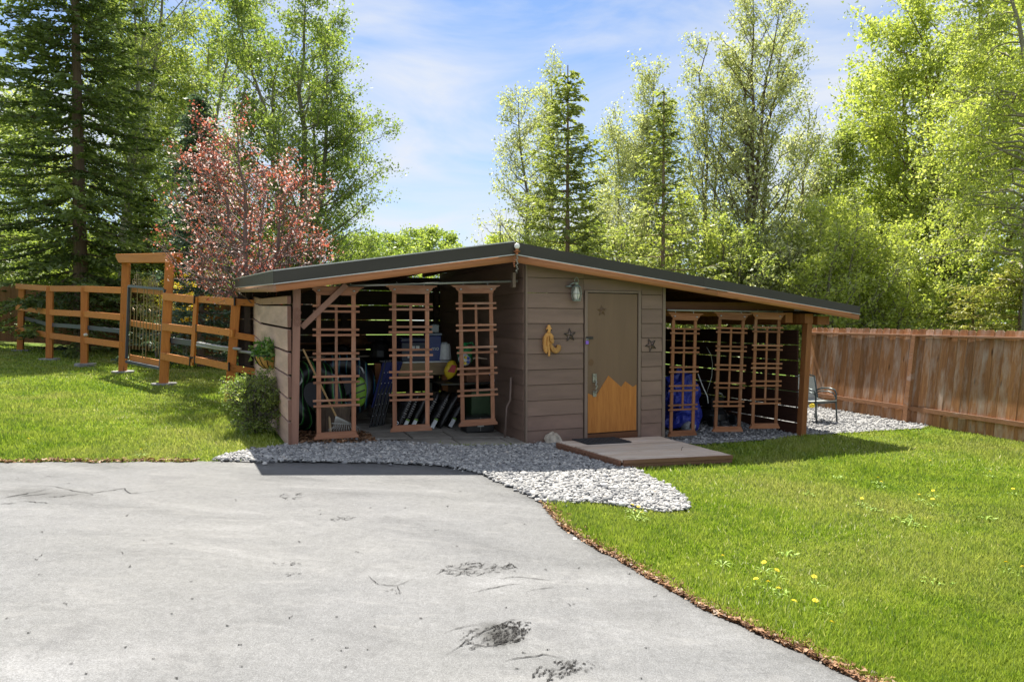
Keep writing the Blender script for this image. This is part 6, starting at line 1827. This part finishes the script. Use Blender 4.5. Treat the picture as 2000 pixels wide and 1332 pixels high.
for i, (px, py) in enumerate(dand_px):
    p = gp(px, py + 6)
    lab, grp = (('yellow dandelion in the left lawn near the driveway', 'dandelions in the left lawn') if px < 600 else
                ('yellow dandelion at the tip of the gravel path', 'dandelions at the gravel tip') if px < 1300 else
                ('yellow dandelion in the loose cluster nearest the curving driveway edge', 'dandelions near the driveway edge') if py > 1090 and px < 1700 else
                ('yellow dandelion at the right edge of the lawn', 'dandelions at the right lawn edge') if px > 1900 else
                ('yellow dandelion in the small cluster in the middle of the right lawn', 'dandelions in the middle of the lawn'))
    o = thing('dandelion', lab, 'dandelion', (p.x, p.y, p.z), rg.uniform(0, 6), grp)
    a_ = link('flower_head', head_me, o); a_.location = (0, 0, .082); a_.rotation_euler = (rg.uniform(.1, .5), rg.uniform(-.3, .3), 0); a_.scale = (.85,) * 3
    link('stem', stem_me, o); link('leaf_rosette', lf_me, o)

# leafy weed clumps in the lawn
wl = plain('weed_leaf', (.17, .27, .03), .6)
wb = B()
for k in range(16):
    a_ = k * 2.4; L_ = .05 + .055 * ((k * 7) % 5) / 5; q = .03 * math.sqrt(k)
    cx, cy2 = q * math.cos(a_ * 1.7), q * math.sin(a_ * 1.7)
    wb.add([(cx, cy2, .02), (cx + L_ * .5 * math.cos(a_ - .3), cy2 + L_ * .5 * math.sin(a_ - .3), .055), (cx + L_ * math.cos(a_), cy2 + L_ * math.sin(a_), .05 + .01 * (k % 3)), (cx + L_ * .5 * math.cos(a_ + .3), cy2 + L_ * .5 * math.sin(a_ + .3), .055)], [(0, 1, 2, 3)])
wm = wb.mesh('leaf', wl)
for px, py, lab in ((1765, 1022, 'largest pale leafy weed clump in the right lawn'), (1785, 1030, 'pale weed clump just right of the largest one'), (1535, 1090, 'pale weed clump nearest the gravel tip side of the right lawn'), (1702, 1000, 'pale weed clump left of the largest one, below a dandelion'), (1580, 970, 'pale weed clump up the lawn towards the deck'),
                    (1640, 938, 'pale weed clump just below the shed shadow'), (1610, 1205, 'pale weed clump among the dandelions by the driveway edge'), (1925, 1018, 'pale weed clump near the right edge of the lawn'), (1830, 1145, 'pale weed clump low in the middle of the right lawn'), (1520, 1172, 'pale weed clump nearest the driveway edge')):
    p = gp(px, py); o = link('weed_clump', wm); o.location = p; o.rotation_euler = (0, 0, px * .37); o.scale = (1.0 if 'largest pale' in lab else .75,) * 3
    tag(o, lab, 'weed', 'leafy weed clumps in the right lawn')

# scuffs and hairline cracks in the asphalt sealer
scm = plain('bare_asphalt', (.028, .027, .026), .9, 0, .3, 60, .2, .1)
def ribbon(V, F_, pts, w0, rng):
    n = len(pts); P_ = np.array(pts); t_ = np.linspace(0, n - 1, max(6, n * 4)); Q = np.stack([np.interp(t_, np.arange(n), P_[:, k]) for k in (0, 1)], 1)
    Q += rng.normal(size=Q.shape) * w0 * .45
    d = np.gradient(Q, axis=0); d /= np.linalg.norm(d, axis=1)[:, None] + 1e-9; nn = np.stack([-d[:, 1], d[:, 0]], 1)
    ww = w0 * np.clip(rng.uniform(.3, 1.2, len(Q)), 0, 1.2) * np.sin(np.linspace(.15, 2.99, len(Q)))
    o = sum(len(v) for v in V)
    A = Q + nn * ww[:, None] / 2; C_ = Q - nn * ww[:, None] / 2
    V.append(np.stack([np.concatenate([A[:, 0], C_[:, 0]]), np.concatenate([A[:, 1], C_[:, 1]]), np.zeros(2 * len(Q))], 1))
    i = np.arange(len(Q) - 1); F_.append(np.stack([i, i + 1, i + 1 + len(Q), i + len(Q)], 1) + o)
rng = np.random.default_rng(12); V_, FF = [], []
def pxline(ps, sx_, ox, oy, wd):
    q = [gp(ox + x / sx_, oy + y / sx_) for x, y in ps]; ribbon(V_, FF, [(p.x, p.y) for p in q], wd, rng)
for ps, wd in (([(400, 280), (530, 262), (640, 268), (840, 290)], .008), ([(210, 385), (350, 350), (500, 318), (640, 310)], .007), ([(650, 360), (700, 352), (890, 335)], .006), ([(0, 690), (130, 635), (300, 605)], .006),
               ([(40, 840), (180, 740), (300, 670), (420, 615), (530, 575), (580, 578)], .008), ([(200, 750), (340, 775), (420, 750), (560, 720)], .010), ([(460, 880), (560, 860), (750, 835), (890, 850)], .008), ([(620, 595), (670, 600)], .010)):
    pxline(ps, 3.733, 860, 1060, wd)
for ps, wd in (([(200, 260), (280, 258), (400, 285), (500, 300), (600, 285), (680, 272), (720, 300), (800, 295), (920, 277)], .011), ([(0, 330), (150, 300), (280, 275)], .014), ([(0, 360), (90, 355)], .012), ([(100, 345), (180, 345), (270, 358)], .011), ([(250, 320), (330, 318), (460, 300)], .012), ([(60, 318), (200, 308), (330, 296)], .012)):
    pxline(ps, 2.82, 0, 860, wd)
for ps, wd in (([(300, 720), (330, 755), (370, 765), (440, 770), (520, 735)], .007), ([(440, 770), (450, 800)], .008)):
    pxline(ps, 2.5, 600, 840, wd)
for (cx, cy2, rx, ry, sl, n, L0, wd) in ((930, 1114, 78, 12, -.10, 90, 16, .008), (995, 1240, 40, 22, -.35, 120, 9, .010), (960, 1246, 70, 24, -.3, 60, 12, .007), (1085, 1314, 45, 20, -.5, 70, 10, .008), (1135, 1305, 30, 12, .1, 24, 9, .007), (575, 972, 34, 5, -.12, 14, 14, .008),
                                         (665, 1016, 26, 4, -.10, 16, 9, .008), (565, 1104, 32, 4, -.03, 14, 10, .006), (575, 1126, 18, 3, -.08, 8, 9, .006), (765, 1160, 20, 5, .1, 10, 7, .006)):
    for k in range(n):
        r_ = math.sqrt(rng.random()); a_ = rng.uniform(0, 6.28); x = cx + rx * r_ * math.cos(a_); y = cy2 + ry * r_ * math.sin(a_) + sl * (x - cx) * .5
        L_ = L0 * rng.uniform(.3, 1.3); s1_ = sl + rng.normal() * .28
        pxline([(x - L_ / 2, y - s1_ * L_ / 2), (x, y + rng.normal() * 1.0), (x + L_ / 2, y + s1_ * L_ / 2)], 1, 0, 0, wd * rng.uniform(.4, 1.1))
for k in range(70):
    x, y = rng.uniform(0, 1300), rng.uniform(930, 1330)
    pxline([(x, y), (x + rng.uniform(2, 5), y + rng.normal()), (x + rng.uniform(4, 9), y + rng.normal() * 2)], 1, 0, 0, .007)
VV = np.concatenate(V_); VV[:, 2] = gz(VV[:, 0]) + .0165
ok_ = VV[:, 1] < y_edge(VV[:, 0]) - .02; VV[:, 2] = np.where(ok_, VV[:, 2], gz(VV[:, 0]) - .05)
sc_o = link('scuff_marks', np_mesh('scuff_marks', VV, np.concatenate(FF), scm), drive); sc_o['kind'] = 'stuff'
